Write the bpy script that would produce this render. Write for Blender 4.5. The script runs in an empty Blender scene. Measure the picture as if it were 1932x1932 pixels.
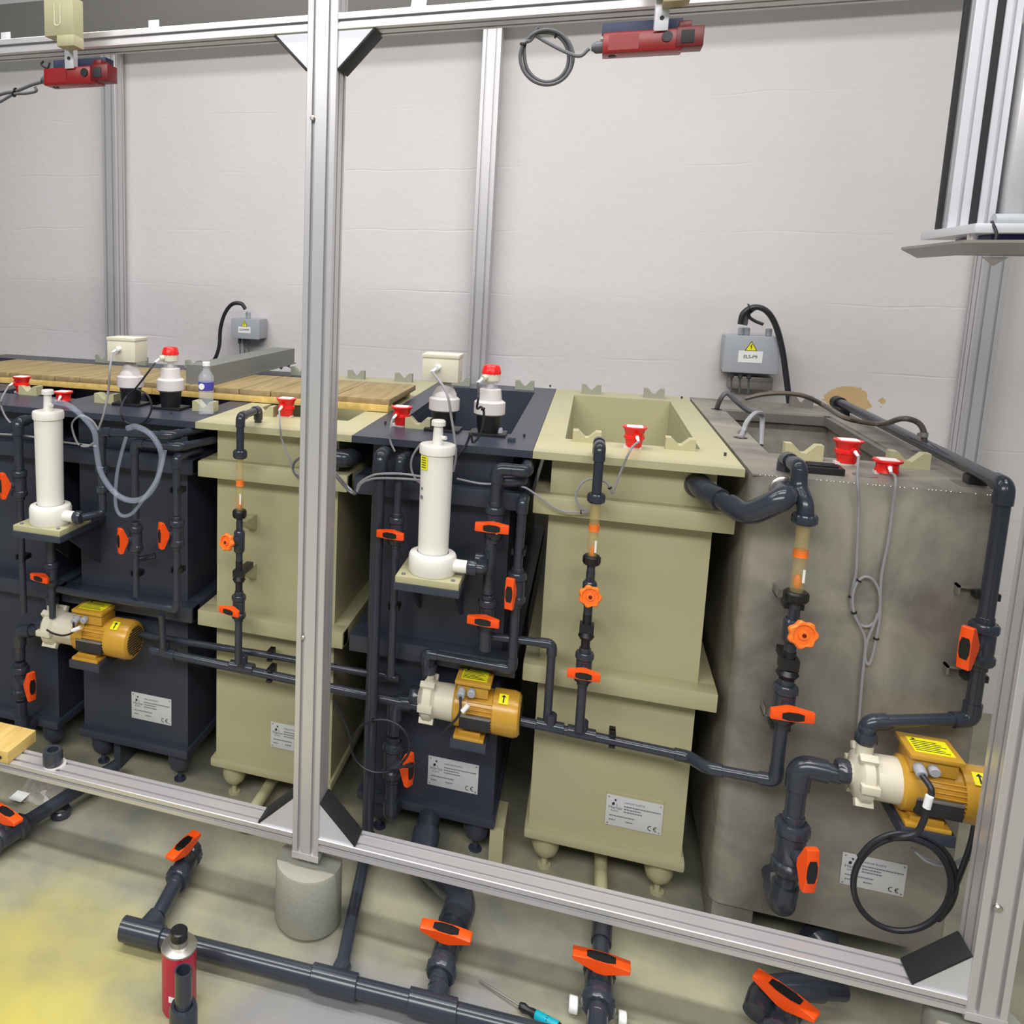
import bpy, bmesh, math, random
import numpy as np
from mathutils import Vector, Matrix
random.seed(7)
C = bpy.context.scene.collection
SC = bpy.context.scene
# ------------------------------------------------------------ camera
F, YAW, PIT, ROL, CX, CY, HC = 1516.636, -0.3086366, 0.1426344, -0.0251444, 631.383, 741.754, 1.89
_f = np.array([math.sin(YAW)*math.cos(PIT), math.cos(YAW)*math.cos(PIT), -math.sin(PIT)])
_r0 = np.array([math.cos(YAW), -math.sin(YAW), 0.0]); _d0 = np.cross(_f, _r0)
_r = math.cos(ROL)*_r0 + math.sin(ROL)*_d0; _d = -math.sin(ROL)*_r0 + math.cos(ROL)*_d0
cam = bpy.data.objects.new('camera', bpy.data.cameras.new('camera')); C.objects.link(cam)
cam.data.sensor_fit = 'HORIZONTAL'; cam.data.sensor_width = 36.0
cam.data.lens = F/1932*36.0
cam.data.shift_x = (966-CX)/1932; cam.data.shift_y = -(966-CY)/1932
cam.data.clip_start = 0.05; cam.data.clip_end = 60
cam.matrix_world = Matrix(((_r[0], -_d[0], -_f[0], 0), (_r[1], -_d[1], -_f[1], 0), (_r[2], -_d[2], -_f[2], HC), (0, 0, 0, 1)))
SC.camera = cam
def ray(x, y):
    return _r*((x-CX)/F) + _d*((y-CY)/F) + _f
def at(x, y, Y):                       # the point of the plane at depth Y seen at photo pixel x, y
    d = ray(x, y); t = Y/d[1]; return Vector((d[0]*t, Y, HC+d[2]*t))
def atz(x, y, Z):
    d = ray(x, y); t = (Z-HC)/d[2]; return Vector((d[0]*t, d[1]*t, Z))
# ------------------------------------------------------------ light
w = bpy.data.worlds.new('world'); SC.world = w; w.use_nodes = True
w.node_tree.nodes['Background'].inputs[0].default_value = (0.86, 0.92, 1.0, 1)
w.node_tree.nodes['Background'].inputs[1].default_value = 0.17
def area(name, loc, sx, sy, power, col, rot=(0, 0, 0)):
    l = bpy.data.lights.new(name, 'AREA'); l.shape = 'RECTANGLE'; l.size = sx; l.size_y = sy
    l.energy = power; l.color = col
    o = bpy.data.objects.new(name, l); C.objects.link(o); o.location = loc; o.rotation_euler = rot; return o
area('tube_light_row_front', (-0.6, 1.60, 4.3), 5.2, 0.26, 108, (1.0, 0.985, 0.96))
area('tube_light_row_back', (-0.4, 2.60, 4.3), 5.2, 0.26, 40, (1.0, 0.985, 0.96))
area('room_fill_light', (-0.6, -1.5, 3.9), 5.4, 1.5, 245, (1.0, 0.985, 0.97))  # unseen wide fill light added behind the camera to brighten the tank fronts
SC.view_settings.view_transform = 'Standard'; SC.view_settings.look = 'None'
SC.view_settings.gamma = 1.0; SC.view_settings.use_curve_mapping = False
SC.view_settings.exposure = 0.35
# ------------------------------------------------------------ materials
def srgb(r, g, b):
    f = lambda c: (c/255/12.92) if c/255 <= 0.04045 else ((c/255+0.055)/1.055)**2.4
    return (f(r), f(g), f(b), 1)
def mat(name, col, rough=0.5, metal=0.0, var=0.0, vscale=6.0, bump=0.0, bscale=60.0, **kw):
    m = bpy.data.materials.new(name); m.use_nodes = True; nt = m.node_tree; b = nt.nodes['Principled BSDF']
    b.inputs['Base Color'].default_value = col; b.inputs['Roughness'].default_value = rough; b.inputs['Metallic'].default_value = metal
    for k, v in kw.items():
        b.inputs[k.replace('_', ' ')].default_value = v
    if var or bump:
        tc = nt.nodes.new('ShaderNodeTexCoord')
    if var:
        n = nt.nodes.new('ShaderNodeTexNoise'); n.inputs['Scale'].default_value = vscale; n.inputs['Detail'].default_value = 5
        nt.links.new(tc.outputs['Object'], n.inputs['Vector'])
        mx = nt.nodes.new('ShaderNodeMix'); mx.data_type = 'RGBA'
        mx.inputs[6].default_value = tuple(c*(1-var) for c in col[:3])+(1,); mx.inputs[7].default_value = tuple(min(1, c*(1+var)) for c in col[:3])+(1,)
        nt.links.new(n.outputs['Fac'], mx.inputs[0]); nt.links.new(mx.outputs[2], b.inputs['Base Color'])
    if bump:
        n2 = nt.nodes.new('ShaderNodeTexNoise'); n2.inputs['Scale'].default_value = bscale; n2.inputs['Detail'].default_value = 4
        nt.links.new(tc.outputs['Object'], n2.inputs['Vector'])
        bp = nt.nodes.new('ShaderNodeBump'); bp.inputs['Strength'].default_value = bump; bp.inputs['Distance'].default_value = 0.004
        nt.links.new(n2.outputs['Fac'], bp.inputs['Height']); nt.links.new(bp.outputs['Normal'], b.inputs['Normal'])
    return m
M = dict(
    beige=mat('beige_polypropylene', srgb(180, 175, 138), 0.42, var=0.06, vscale=3),
    slate=mat('slate_polypropylene', srgb(56, 60, 74), 0.38, var=0.08, vscale=3),
    pvc=mat('dark_grey_pvc', srgb(52, 56, 66), 0.2, var=0.06, vscale=8),
    black=mat('black_plastic', srgb(24, 24, 28), 0.38),
    blackm=mat('matt_black_cover', srgb(30, 30, 34), 0.6),
    alu=mat('anodised_aluminium', srgb(206, 204, 206), 0.34, 0.5, var=0.03, vscale=2),
    aluw=mat('bright_aluminium', srgb(214, 214, 220), 0.42, 0.35),
    steel=None, zinc=mat('zinc_steel', srgb(190, 188, 180), 0.3, 0.9),
    white=mat('white_polyethylene', srgb(236, 234, 226), 0.45, Subsurface_Weight=0.0),
    whiteg=mat('pale_grey_pvc', srgb(214, 208, 206), 0.4),
    cream=mat('cream_enclosure', srgb(214, 208, 188), 0.5),
    ltgrey=mat('light_grey_enclosure', srgb(168, 172, 178), 0.45),
    orange=mat('orange_handle', srgb(255, 84, 10), 0.4),
    orange2=mat('pale_orange_wheel', srgb(255, 126, 44), 0.38),
    red=mat('red_plastic', srgb(226, 30, 24), 0.33),
    dred=mat('dark_red_enamel', srgb(150, 26, 26), 0.3),
    dredb=mat('deep_red_plastic', srgb(110, 14, 18), 0.35),
    navy=mat('navy_plate', srgb(44, 54, 84), 0.5),
    motor=mat('ochre_motor_paint', srgb(200, 152, 54), 0.26, var=0.06, vscale=14),
    yellow=mat('yellow_sticker', srgb(246, 240, 20), 0.5),
    whites=mat('white_sticker', srgb(236, 238, 236), 0.5),
    ink=mat('dark_ink', srgb(40, 40, 44), 0.6), inkg=mat('grey_ink', srgb(120, 120, 126), 0.6),
    plate=mat('engraved_plate', srgb(214, 214, 216), 0.45, 0.1),
    cableg=mat('grey_cable', srgb(150, 150, 154), 0.5), cableb=mat('black_cable', srgb(34, 34, 42), 0.45),
    cabled=mat('dark_grey_cable', srgb(92, 92, 98), 0.45), hoseb=mat('brown_grey_hose', srgb(92, 82, 74), 0.35),
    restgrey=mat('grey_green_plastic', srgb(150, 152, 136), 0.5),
    concrete=mat('pale_concrete', srgb(158, 158, 146), 0.85, var=0.10, vscale=10, bump=0.3, bscale=90),
    beam=mat('grey_sheet', srgb(116, 114, 111), 0.6, 0.0, var=0.04, vscale=4),
    trough=mat('grey_trough_sheet', srgb(128, 130, 126), 0.5, 0.2),
    maroon=mat('crimson_label', srgb(186, 12, 62), 0.35),
    blue=mat('violet_blue_label', srgb(70, 66, 160), 0.4), teal=mat('teal_rubber', srgb(0, 164, 184), 0.4),
    galv=mat('galvanised_plate', srgb(150, 146, 140), 0.4, 0.6),
    dkblue=mat('dark_blue_actuator', srgb(44, 42, 104), 0.35),
    dark=mat('dark_ceiling_paint', srgb(40, 42, 58), 0.9),
)
def glassy(name, col, alpha, rough=0.08):
    m = bpy.data.materials.new(name); m.use_nodes = True; b = m.node_tree.nodes['Principled BSDF']
    b.inputs['Base Color'].default_value = col; b.inputs['Roughness'].default_value = rough; b.inputs['Alpha'].default_value = alpha
    return m
M['clear'] = glassy('clear_plastic', srgb(225, 230, 240), 0.22); M['hose'] = glassy('clear_hose', srgb(206, 214, 240), 0.17, 0.03)
M['amber'] = glassy('amber_tube', srgb(206, 184, 116), 0.30); M['film'] = glassy('crumpled_film', srgb(200, 196, 190), 0.35, 0.2)
# wood
def wood(name, a, b_):
    m = bpy.data.materials.new(name); m.use_nodes = True; nt = m.node_tree; b = nt.nodes['Principled BSDF']; b.inputs['Roughness'].default_value = 0.6
    tc = nt.nodes.new('ShaderNodeTexCoord'); mp = nt.nodes.new('ShaderNodeMapping'); mp.inputs['Scale'].default_value = (30, 2.5, 30)
    n = nt.nodes.new('ShaderNodeTexNoise'); n.inputs['Scale'].default_value = 1.5; n.inputs['Detail'].default_value = 6; n.inputs['Distortion'].default_value = 0.6
    r = nt.nodes.new('ShaderNodeValToRGB'); r.color_ramp.elements[0].position = 0.35; r.color_ramp.elements[0].color = a; r.color_ramp.elements[1].position = 0.65; r.color_ramp.elements[1].color = b_
    nt.links.new(tc.outputs['Object'], mp.inputs[0]); nt.links.new(mp.outputs[0], n.inputs[0]); nt.links.new(n.outputs['Fac'], r.inputs[0]); nt.links.new(r.outputs[0], b.inputs['Base Color'])
    return m
M['wood'] = wood('pine_board', srgb(142, 122, 82), srgb(164, 144, 102)); M['woodb'] = wood('pine_batten', srgb(204, 172, 96), srgb(222, 190, 116))
# stained steel
m = bpy.data.materials.new('stained_steel_sheet'); m.use_nodes = True; nt = m.node_tree; b = nt.nodes['Principled BSDF']
b.inputs['Metallic'].default_value = 0.3
tc = nt.nodes.new('ShaderNodeTexCoord'); n = nt.nodes.new('ShaderNodeTexNoise'); n.inputs['Scale'].default_value = 3.2; n.inputs['Detail'].default_value = 7; n.inputs['Roughness'].default_value = 0.6; n.inputs['Distortion'].default_value = 0.7
r = nt.nodes.new('ShaderNodeValToRGB'); r.color_ramp.elements[0].position = 0.34; r.color_ramp.elements[0].color = srgb(122, 117, 110); r.color_ramp.elements[1].position = 0.68; r.color_ramp.elements[1].color = srgb(172, 167, 154)
nt.links.new(tc.outputs['Object'], n.inputs[0]); nt.links.new(n.outputs['Fac'], r.inputs[0]); nt.links.new(r.outputs[0], b.inputs['Base Color'])
n2 = nt.nodes.new('ShaderNodeTexNoise'); n2.inputs['Scale'].default_value = 5; mr = nt.nodes.new('ShaderNodeMapRange'); mr.inputs[3].default_value = 0.42; mr.inputs[4].default_value = 0.62
nt.links.new(tc.outputs['Object'], n2.inputs[0]); nt.links.new(n2.outputs['Fac'], mr.inputs[0]); nt.links.new(mr.outputs[0], b.inputs['Roughness'])
M['steel'] = m
# painted block wall
def wallmat():
    m = bpy.data.materials.new('painted_block_wall'); m.use_nodes = True; nt = m.node_tree; b = nt.nodes['Principled BSDF']; b.inputs['Roughness'].default_value = 0.75
    N = nt.nodes.new; L = nt.links.new
    g = N('ShaderNodeNewGeometry'); mp = N('ShaderNodeMapping'); mp.inputs['Rotation'].default_value = (math.radians(-90), 0, 0)
    L(g.outputs['Position'], mp.inputs[0])
    br = N('ShaderNodeTexBrick'); br.inputs['Scale'].default_value = 1.0; br.inputs['Brick Width'].default_value = 40.0; br.inputs['Row Height'].default_value = 0.31
    br.inputs['Mortar Size'].default_value = 0.006; br.inputs['Mortar Smooth'].default_value = 0.9
    sp = N('ShaderNodeSeparateXYZ'); L(g.outputs['Position'], sp.inputs[0])
    cb = N('ShaderNodeCombineXYZ'); L(sp.outputs[0], cb.inputs[0])
    nz = N('ShaderNodeTexNoise'); nz.inputs['Scale'].default_value = 2.2; L(g.outputs['Position'], nz.inputs[0])
    ma = N('ShaderNodeMath'); ma.operation = 'MULTIPLY_ADD'; ma.inputs[1].default_value = 0.06; L(nz.outputs['Fac'], ma.inputs[0]); L(sp.outputs[2], ma.inputs[2])
    L(ma.outputs[0], cb.inputs[1]); L(cb.outputs[0], br.inputs[0])
    n1 = N('ShaderNodeTexNoise'); n1.inputs['Scale'].default_value = 26; n1.inputs['Detail'].default_value = 8; L(g.outputs['Position'], n1.inputs[0])
    n0 = N('ShaderNodeTexNoise'); n0.inputs['Scale'].default_value = 1.3; n0.inputs['Detail'].default_value = 5; L(g.outputs['Position'], n0.inputs[0])
    # joints fade in and out
    mm = N('ShaderNodeMath'); mm.operation = 'MULTIPLY'; rr = N('ShaderNodeMapRange'); rr.inputs[1].default_value = 0.46; rr.inputs[2].default_value = 0.72
    L(n0.outputs['Fac'], rr.inputs[0]); L(br.outputs['Fac'], mm.inputs[0]); L(rr.outputs[0], mm.inputs[1])
    hs = N('ShaderNodeMath'); hs.operation = 'MULTIPLY_ADD'; hs.inputs[1].default_value = -0.9; L(mm.outputs[0], hs.inputs[0]); L(n1.outputs['Fac'], hs.inputs[2])
    bp = N('ShaderNodeBump'); bp.inputs['Strength'].default_value = 0.35; bp.inputs['Distance'].default_value = 0.006; L(hs.outputs[0], bp.inputs['Height']); L(bp.outputs['Normal'], b.inputs['Normal'])
    c1 = N('ShaderNodeMix'); c1.data_type = 'RGBA'; c1.inputs[6].default_value = srgb(208, 203, 199); c1.inputs[7].default_value = srgb(222, 220, 224); L(n0.outputs['Fac'], c1.inputs[0])
    # peeled ochre patch
    pc = at(1603, 755, 4.18)
    sub = N('ShaderNodeVectorMath'); sub.operation = 'SUBTRACT'; sub.inputs[1].default_value = pc; L(g.outputs['Position'], sub.inputs[0])
    sc = N('ShaderNodeVectorMath'); sc.operation = 'MULTIPLY'; sc.inputs[1].default_value = (1/0.13, 0, 1/0.055); L(sub.outputs[0], sc.inputs[0])
    ln = N('ShaderNodeVectorMath'); ln.operation = 'LENGTH'; L(sc.outputs[0], ln.inputs[0])
    n3 = N('ShaderNodeTexNoise'); n3.inputs['Scale'].default_value = 14; n3.inputs['Detail'].default_value = 6; L(g.outputs['Position'], n3.inputs[0])
    ad = N('ShaderNodeMath'); ad.operation = 'MULTIPLY_ADD'; ad.inputs[1].default_value = 1.8; L(n3.outputs['Fac'], ad.inputs[0]); L(ln.outputs[1], ad.inputs[2])
    lt = N('ShaderNodeMath'); lt.operation = 'LESS_THAN'; lt.inputs[1].default_value = 1.85; L(ad.outputs[0], lt.inputs[0])
    c2 = N('ShaderNodeMix'); c2.data_type = 'RGBA'; L(lt.outputs[0], c2.inputs[0]); L(c1.outputs[2], c2.inputs[6]); c2.inputs[7].default_value = srgb(206, 174, 126)
    L(c2.outputs[2], b.inputs['Base Color'])
    return m
M['wall'] = wallmat()
def floormat():
    m = bpy.data.materials.new('stained_concrete_floor'); m.use_nodes = True; nt = m.node_tree; b = nt.nodes['Principled BSDF']
    N = nt.nodes.new; L = nt.links.new; g = N('ShaderNodeNewGeometry')
    n = N('ShaderNodeTexNoise'); n.inputs['Scale'].default_value = 2.6; n.inputs['Detail'].default_value = 8; n.inputs['Roughness'].default_value = 0.6; L(g.outputs['Position'], n.inputs[0])
    r = N('ShaderNodeValToRGB'); r.color_ramp.elements[0].position = 0.35; r.color_ramp.elements[0].color = srgb(122, 122, 112); r.color_ramp.elements[1].position = 0.66; r.color_ramp.elements[1].color = srgb(166, 164, 138); L(n.outputs['Fac'], r.inputs[0])
    s = N('ShaderNodeVectorMath'); s.operation = 'SUBTRACT'; s.inputs[1].default_value = (-1.42, 1.30, 0); L(g.outputs['Position'], s.inputs[0])
    k = N('ShaderNodeVectorMath'); k.operation = 'MULTIPLY'; k.inputs[1].default_value = (1/0.62, 1/0.55, 0); L(s.outputs[0], k.inputs[0])
    ln = N('ShaderNodeVectorMath'); ln.operation = 'LENGTH'; L(k.outputs[0], ln.inputs[0])
    n2 = N('ShaderNodeTexNoise'); n2.inputs['Scale'].default_value = 4; n2.inputs['Detail'].default_value = 6; L(g.outputs['Position'], n2.inputs[0])
    ad = N('ShaderNodeMath'); ad.operation = 'MULTIPLY_ADD'; ad.inputs[1].default_value = 1.1; L(n2.outputs['Fac'], ad.inputs[0]); L(ln.outputs[1], ad.inputs[2])
    mr = N('ShaderNodeMapRange'); mr.inputs[1].default_value = 1.75; mr.inputs[2].default_value = 0.75; L(ad.outputs[0], mr.inputs[0])
    c = N('ShaderNodeMix'); c.data_type = 'RGBA'; L(mr.outputs[0], c.inputs[0]); L(r.outputs[0], c.inputs[6]); c.inputs[7].default_value = srgb(206, 192, 84)
    s3 = N('ShaderNodeVectorMath'); s3.operation = 'SUBTRACT'; s3.inputs[1].default_value = (-0.35, 1.62, 0); L(g.outputs['Position'], s3.inputs[0])
    k3 = N('ShaderNodeVectorMath'); k3.operation = 'MULTIPLY'; k3.inputs[1].default_value = (1/0.50, 1/0.42, 0); L(s3.outputs[0], k3.inputs[0])
    l3 = N('ShaderNodeVectorMath'); l3.operation = 'LENGTH'; L(k3.outputs[0], l3.inputs[0])
    a3 = N('ShaderNodeMath'); a3.operation = 'MULTIPLY_ADD'; a3.inputs[1].default_value = 1.0; L(n2.outputs['Fac'], a3.inputs[0]); L(l3.outputs[1], a3.inputs[2])
    r3 = N('ShaderNodeMapRange'); r3.inputs[1].default_value = 1.45; r3.inputs[2].default_value = 1.15; L(a3.outputs[0], r3.inputs[0])
    c3 = N('ShaderNodeMix'); c3.data_type = 'RGBA'; L(r3.outputs[0], c3.inputs[0]); L(c.outputs[2], c3.inputs[6]); c3.inputs[7].default_value = srgb(136, 135, 138)
    L(c3.outputs[2], b.inputs['Base Color'])
    m2 = N('ShaderNodeMapRange'); m2.inputs[3].default_value = 0.62; m2.inputs[4].default_value = 0.30; L(n.outputs['Fac'], m2.inputs[0]); L(m2.outputs[0], b.inputs['Roughness'])
    bp = N('ShaderNodeBump'); bp.inputs['Strength'].default_value = 0.12; bp.inputs['Distance'].default_value = 0.004; L(n2.outputs['Fac'], bp.inputs['Height']); L(bp.outputs['Normal'], b.inputs['Normal'])
    return m
M['floor'] = floormat()
# ------------------------------------------------------------ mesh helpers
X_, Y_, Z_ = Vector((1, 0, 0)), Vector((0, 1, 0)), Vector((0, 0, 1))
def V(*a): return Vector(a)
def frame(ax):
    a = Vector(ax).normalized(); t = Z_ if abs(a.z) < 0.9 else X_
    u = t.cross(a).normalized(); return u, a.cross(u), a
class MB:
    def __init__(s): s.bm = bmesh.new()
    def _add(s, verts, faces):
        vs = [s.bm.verts.new(v) for v in verts]; out = []
        for f in faces:
            try: out.append(s.bm.faces.new([vs[i] for i in f]))
            except ValueError: pass
        return vs, out
    def box(s, x0, x1, y0, y1, z0, z1, bev=0.0):
        x0, x1 = sorted((x0, x1)); y0, y1 = sorted((y0, y1)); z0, z1 = sorted((z0, z1))
        v, f = s._add([(x, y, z) for z in (z0, z1) for y in (y0, y1) for x in (x0, x1)],
                      [(0, 2, 3, 1), (4, 5, 7, 6), (0, 1, 5, 4), (2, 6, 7, 3), (0, 4, 6, 2), (1, 3, 7, 5)])
        if bev: bmesh.ops.bevel(s.bm, geom=list({e for q in f for e in q.edges}), offset=bev, segments=2, affect='EDGES', profile=0.6)
        return s
    def obox(s, c, u, v, w_, a, b, d, bev=0.0):     # oriented box, half sizes a b d along u v w
        c, u, v, w_ = map(Vector, (c, u, v, w_)); u, v, w_ = u.normalized(), v.normalized(), w_.normalized()
        P = [c+u*(a*i)+v*(b*j)+w_*(d*k) for k in (-1, 1) for j in (-1, 1) for i in (-1, 1)]
        _, f = s._add(P, [(0, 2, 3, 1), (4, 5, 7, 6), (0, 1, 5, 4), (2, 6, 7, 3), (0, 4, 6, 2), (1, 3, 7, 5)])
        if bev: bmesh.ops.bevel(s.bm, geom=list({e for q in f for e in q.edges}), offset=bev, segments=2, affect='EDGES', profile=0.6)
        return s
    def lathe(s, o, ax, prof, n=24, rib=0.0):       # prof: list of (height, radius)
        o = Vector(o); u, v, a = frame(ax); rings = []
        for h, r in prof:
            if r <= 1e-6: rings.append([s.bm.verts.new(o+a*h)])
            else:
                rings.append([s.bm.verts.new(o+a*h+(u*math.cos(2*math.pi*i/n)+v*math.sin(2*math.pi*i/n))*(r*(1-(rib if i % 2 else 0)))) for i in range(n)])
        for p, q in zip(rings, rings[1:]):
            for i in range(n):
                j = (i+1) % n
                if len(p) == 1 and len(q) > 1: s.bm.faces.new([p[0], q[i], q[j]])
                elif len(q) == 1 and len(p) > 1: s.bm.faces.new([p[i], p[j], q[0]])
                elif len(p) > 1: s.bm.faces.new([p[i], p[j], q[j], q[i]])
        return s
    def cyl(s, a, b, r, r2=None, n=20, bev=0.0):
        a, b = Vector(a), Vector(b); h = (b-a).length; r2 = r if r2 is None else r2
        if bev: return s.lathe(a, b-a, [(0, 0), (0, r-bev), (bev, r), (h-bev, r2), (h, r2-bev), (h, 0)], n)
        return s.lathe(a, b-a, [(0, 0), (0, r), (h, r2), (h, 0)], n)
    def tube(s, pts, r, n=12, caps=True):
        P = [Vector(p) for p in pts]; P = [p for i, p in enumerate(P) if i == 0 or (p-P[i-1]).length > 1e-6]
        T = [(P[min(i+1, len(P)-1)]-P[max(i-1, 0)]).normalized() for i in range(len(P))]
        u = frame(T[0])[0]; rings = []
        for i, (p, t) in enumerate(zip(P, T)):
            u = (u-t*u.dot(t)); u = u.normalized() if u.length > 1e-6 else frame(t)[0]; v = t.cross(u)
            rings.append([s.bm.verts.new(p+(u*math.cos(2*math.pi*k/n)+v*math.sin(2*math.pi*k/n))*r) for k in range(n)])
        for p, q in zip(rings, rings[1:]):
            for i in range(n): s.bm.faces.new([p[i], p[(i+1) % n], q[(i+1) % n], q[i]])
        if caps: s.bm.faces.new(rings[0][::-1]); s.bm.faces.new(rings[-1])
        return s
    def prism(s, poly, o, u, v, w_):                # poly in (u, v), extruded by vector w_
        o, u, v, w_ = map(Vector, (o, u, v, w_)); n = len(poly)
        P = [o+u*a+v*b for a, b in poly]
        s._add(P+[p+w_ for p in P], [tuple(range(n))[::-1], tuple(range(n, 2*n))]+[(i, (i+1) % n, n+(i+1) % n, n+i) for i in range(n)])
        return s
    def build(s, name, m, parent=None, angle=0.6):
        bmesh.ops.recalc_face_normals(s.bm, faces=s.bm.faces[:])
        org = V(0, 0, 0); p = parent
        while p is not None: org = org+p.location; p = p.parent
        if org.length: bmesh.ops.translate(s.bm, verts=s.bm.verts[:], vec=-org)
        me = bpy.data.meshes.new(name); s.bm.to_mesh(me); s.bm.free()
        for q in me.polygons: q.use_smooth = True
        me.set_sharp_from_angle(angle=angle)
        me.materials.append(M[m] if isinstance(m, str) else m)
        o = bpy.data.objects.new(name, me); C.objects.link(o); o.parent = parent
        return o
def tag(o, label=None, cat=None, group=None, kind=None):
    if label: o['label'] = label
    if cat: o['category'] = cat
    if group: o['group'] = group
    if kind: o['kind'] = kind
    return o
def thing(name, label, cat, loc, group=None):
    o = bpy.data.objects.new(name, None); C.objects.link(o); o.location = loc; o.empty_display_size = 0.05
    return tag(o, label, cat, group)
def struct(o): o['kind'] = 'structure'; return o
def copy_tree(o, parent=None):
    c = o.copy(); C.objects.link(c); c.parent = parent
    for ch in o.children: copy_tree(ch, c)
    return c
def text(s, size, loc, m, parent, u=X_, v=Z_, align='LEFT', name='lettering'):
    cu = bpy.data.curves.new('tmp', 'FONT'); cu.body = s; cu.size = size; cu.align_x = align; cu.extrude = 0.0004
    ob = bpy.data.objects.new('tmp', cu); C.objects.link(ob)
    bpy.context.view_layer.update(); dg = bpy.context.evaluated_depsgraph_get()
    me = bpy.data.meshes.new_from_object(ob.evaluated_get(dg)); bpy.data.objects.remove(ob)
    bm = bmesh.new(); bm.from_mesh(me); bpy.data.meshes.remove(me)
    u = Vector(u); v = Vector(v); w_ = u.cross(v)
    for q in bm.verts: q.co = Vector(loc)+u*q.co.x+v*q.co.y+w_*q.co.z
    b = MB(); b.bm.free(); b.bm = bm
    return b.build(name, m, parent)
def arc(c, u, v, r, a0, a1, n=10):
    return [Vector(c)+Vector(u)*(r*math.cos(a0+(a1-a0)*i/n))+Vector(v)*(r*math.sin(a0+(a1-a0)*i/n)) for i in range(n+1)]
def fillet(pts, r, n=6):
    P = [Vector(p) for p in pts]; out = [P[0]]
    for i in range(1, len(P)-1):
        a, b, c = P[i-1], P[i], P[i+1]; d1 = (a-b); d2 = (c-b); k = min(r, d1.length*0.49, d2.length*0.49)
        p, q = b+d1.normalized()*k, b+d2.normalized()*k
        for j in range(n+1):
            t = j/n; out.append(p*(1-t)**2+b*2*t*(1-t)+q*t*t)
    return out+[P[-1]]
def smooth(pts, n=8):                               # Catmull-Rom
    P = [Vector(p) for p in pts]; P = [P[0]*2-P[1]]+P+[P[-1]*2-P[-2]]; out = []
    for i in range(1, len(P)-2):
        for j in range(n):
            t = j/n; a, b, c, d = P[i-1:i+3]
            out.append(0.5*((2*b)+(c-a)*t+(2*a-5*b+4*c-d)*t*t+(3*b-a-3*c+d)*t**3))
    return out+[P[-2]]
# ------------------------------------------------------------ the room
WY = 4.18
struct(MB().box(-7, 5, WY, WY+0.2, 0, 5.0).build('wall_back', 'wall'))
struct(MB().box(-7, 5, -4, WY, -0.1, 0).build('floor', 'floor'))
struct(MB().box(-7, 5, -4, WY+0.2, 5.0, 5.1).build('ceiling', 'dark'))
# ------------------------------------------------------------ aluminium frame
def section(a, b, mod, slot=0.010, dep=0.010):      # extrusion cross-section a x b with slots
    pts = []
    def side(p0, d, n_, L):
        k = max(1, round(L/mod))
        for i in range(k):
            c = L*(i+0.5)/k
            for q, h in ((c-slot/2, 0), (c-slot/2, dep*0.35), (c-slot, dep*0.35), (c-slot*0.6, dep), (c+slot*0.6, dep), (c+slot, dep*0.35), (c+slot/2, dep*0.35), (c+slot/2, 0)):
                pts.append((p0[0]+d[0]*q+n_[0]*h, p0[1]+d[1]*q+n_[1]*h))
    e = 0.0015
    for p0, d, n_, L in (((0, 0), (1, 0), (0, 1), a), ((a, 0), (0, 1), (-1, 0), b), ((a, b), (-1, 0), (0, -1), a), ((0, b), (0, -1), (1, 0), b)):
        pts.append((p0[0]+d[0]*e, p0[1]+d[1]*e)); side(p0, d, n_, L); pts.append((p0[0]+d[0]*(L-e), p0[1]+d[1]*(L-e)))
    return pts
def vpost(name, label, x0, y0, a, b, z0, z1, mod=0.04, group=None, cap=True):
    t = thing(name, label, 'post', (x0+a/2, y0+b/2, z0), group)
    MB().prism(section(a, b, mod), (x0, y0, z0), X_, Y_, Z_*(z1-z0)).build('extrusion', 'alu', t, 0.4)
    if cap: MB().box(x0-0.001, x0+a+0.001, y0-0.001, y0+b+0.001, z0-0.02, z0, 0.001).build('end_plate', 'alu', t)
    return t
def hrail(name, label, x0, x1, y0, z0, a=0.08, b=0.04):
    t = tag(MB().prism(section(a, b, 0.04), (x0, y0, z0), Y_, Z_, X_*(x1-x0)).build(name, 'alu', None, 0.4), label, 'rail')
    return t
PX0, PX1 = -0.733, -0.653          # centre post
p = vpost('frame_post', 'aluminium post standing on a concrete foot in the middle of the view', PX0, 2.0, 0.08, 0.08, 0.235, 3.4)
for zz, xx in ((2.29, at(591, 193, 2.0).x), (0.895, at(574, 1098, 2.0).x)):
    MB().lathe((xx, 2.0, zz), -Y_, [(0, 0), (0, 0.0065), (0.004, 0.0065), (0.006, 0.004), (0.006, 0)], 12).build('bolt', 'zinc', p)
RX0, RX1 = 0.917, 0.997
p = vpost('frame_post', 'aluminium corner post at the far right, beside the steel tank', RX0, 2.0, 0.08, 0.08, 0.262, 3.4)
q = at(1882, 1712, 2.0)
MB().lathe((q.x, 2.0, q.z), -Y_, [(0, 0), (0, 0.009), (0.005, 0.009), (0.008, 0.006), (0.008, 0)], 12).build('bolt', 'zinc', p)
hrail('top_rail', 'aluminium top rail left of the centre post, with a slotted face', -3.0, PX0, 2.0, 2.50)
hrail('top_rail', 'aluminium top rail running right from the centre post', PX1, RX0, 2.0, 2.50)
hrail('bottom_rail', 'aluminium bottom rail left of the centre post, with a grey coupling on it', -3.0, PX0, 2.0, 0.253)
hrail('bottom_rail', 'aluminium bottom rail running right from the centre post to the corner post', PX1, RX0, 2.0, 0.253)
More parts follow.
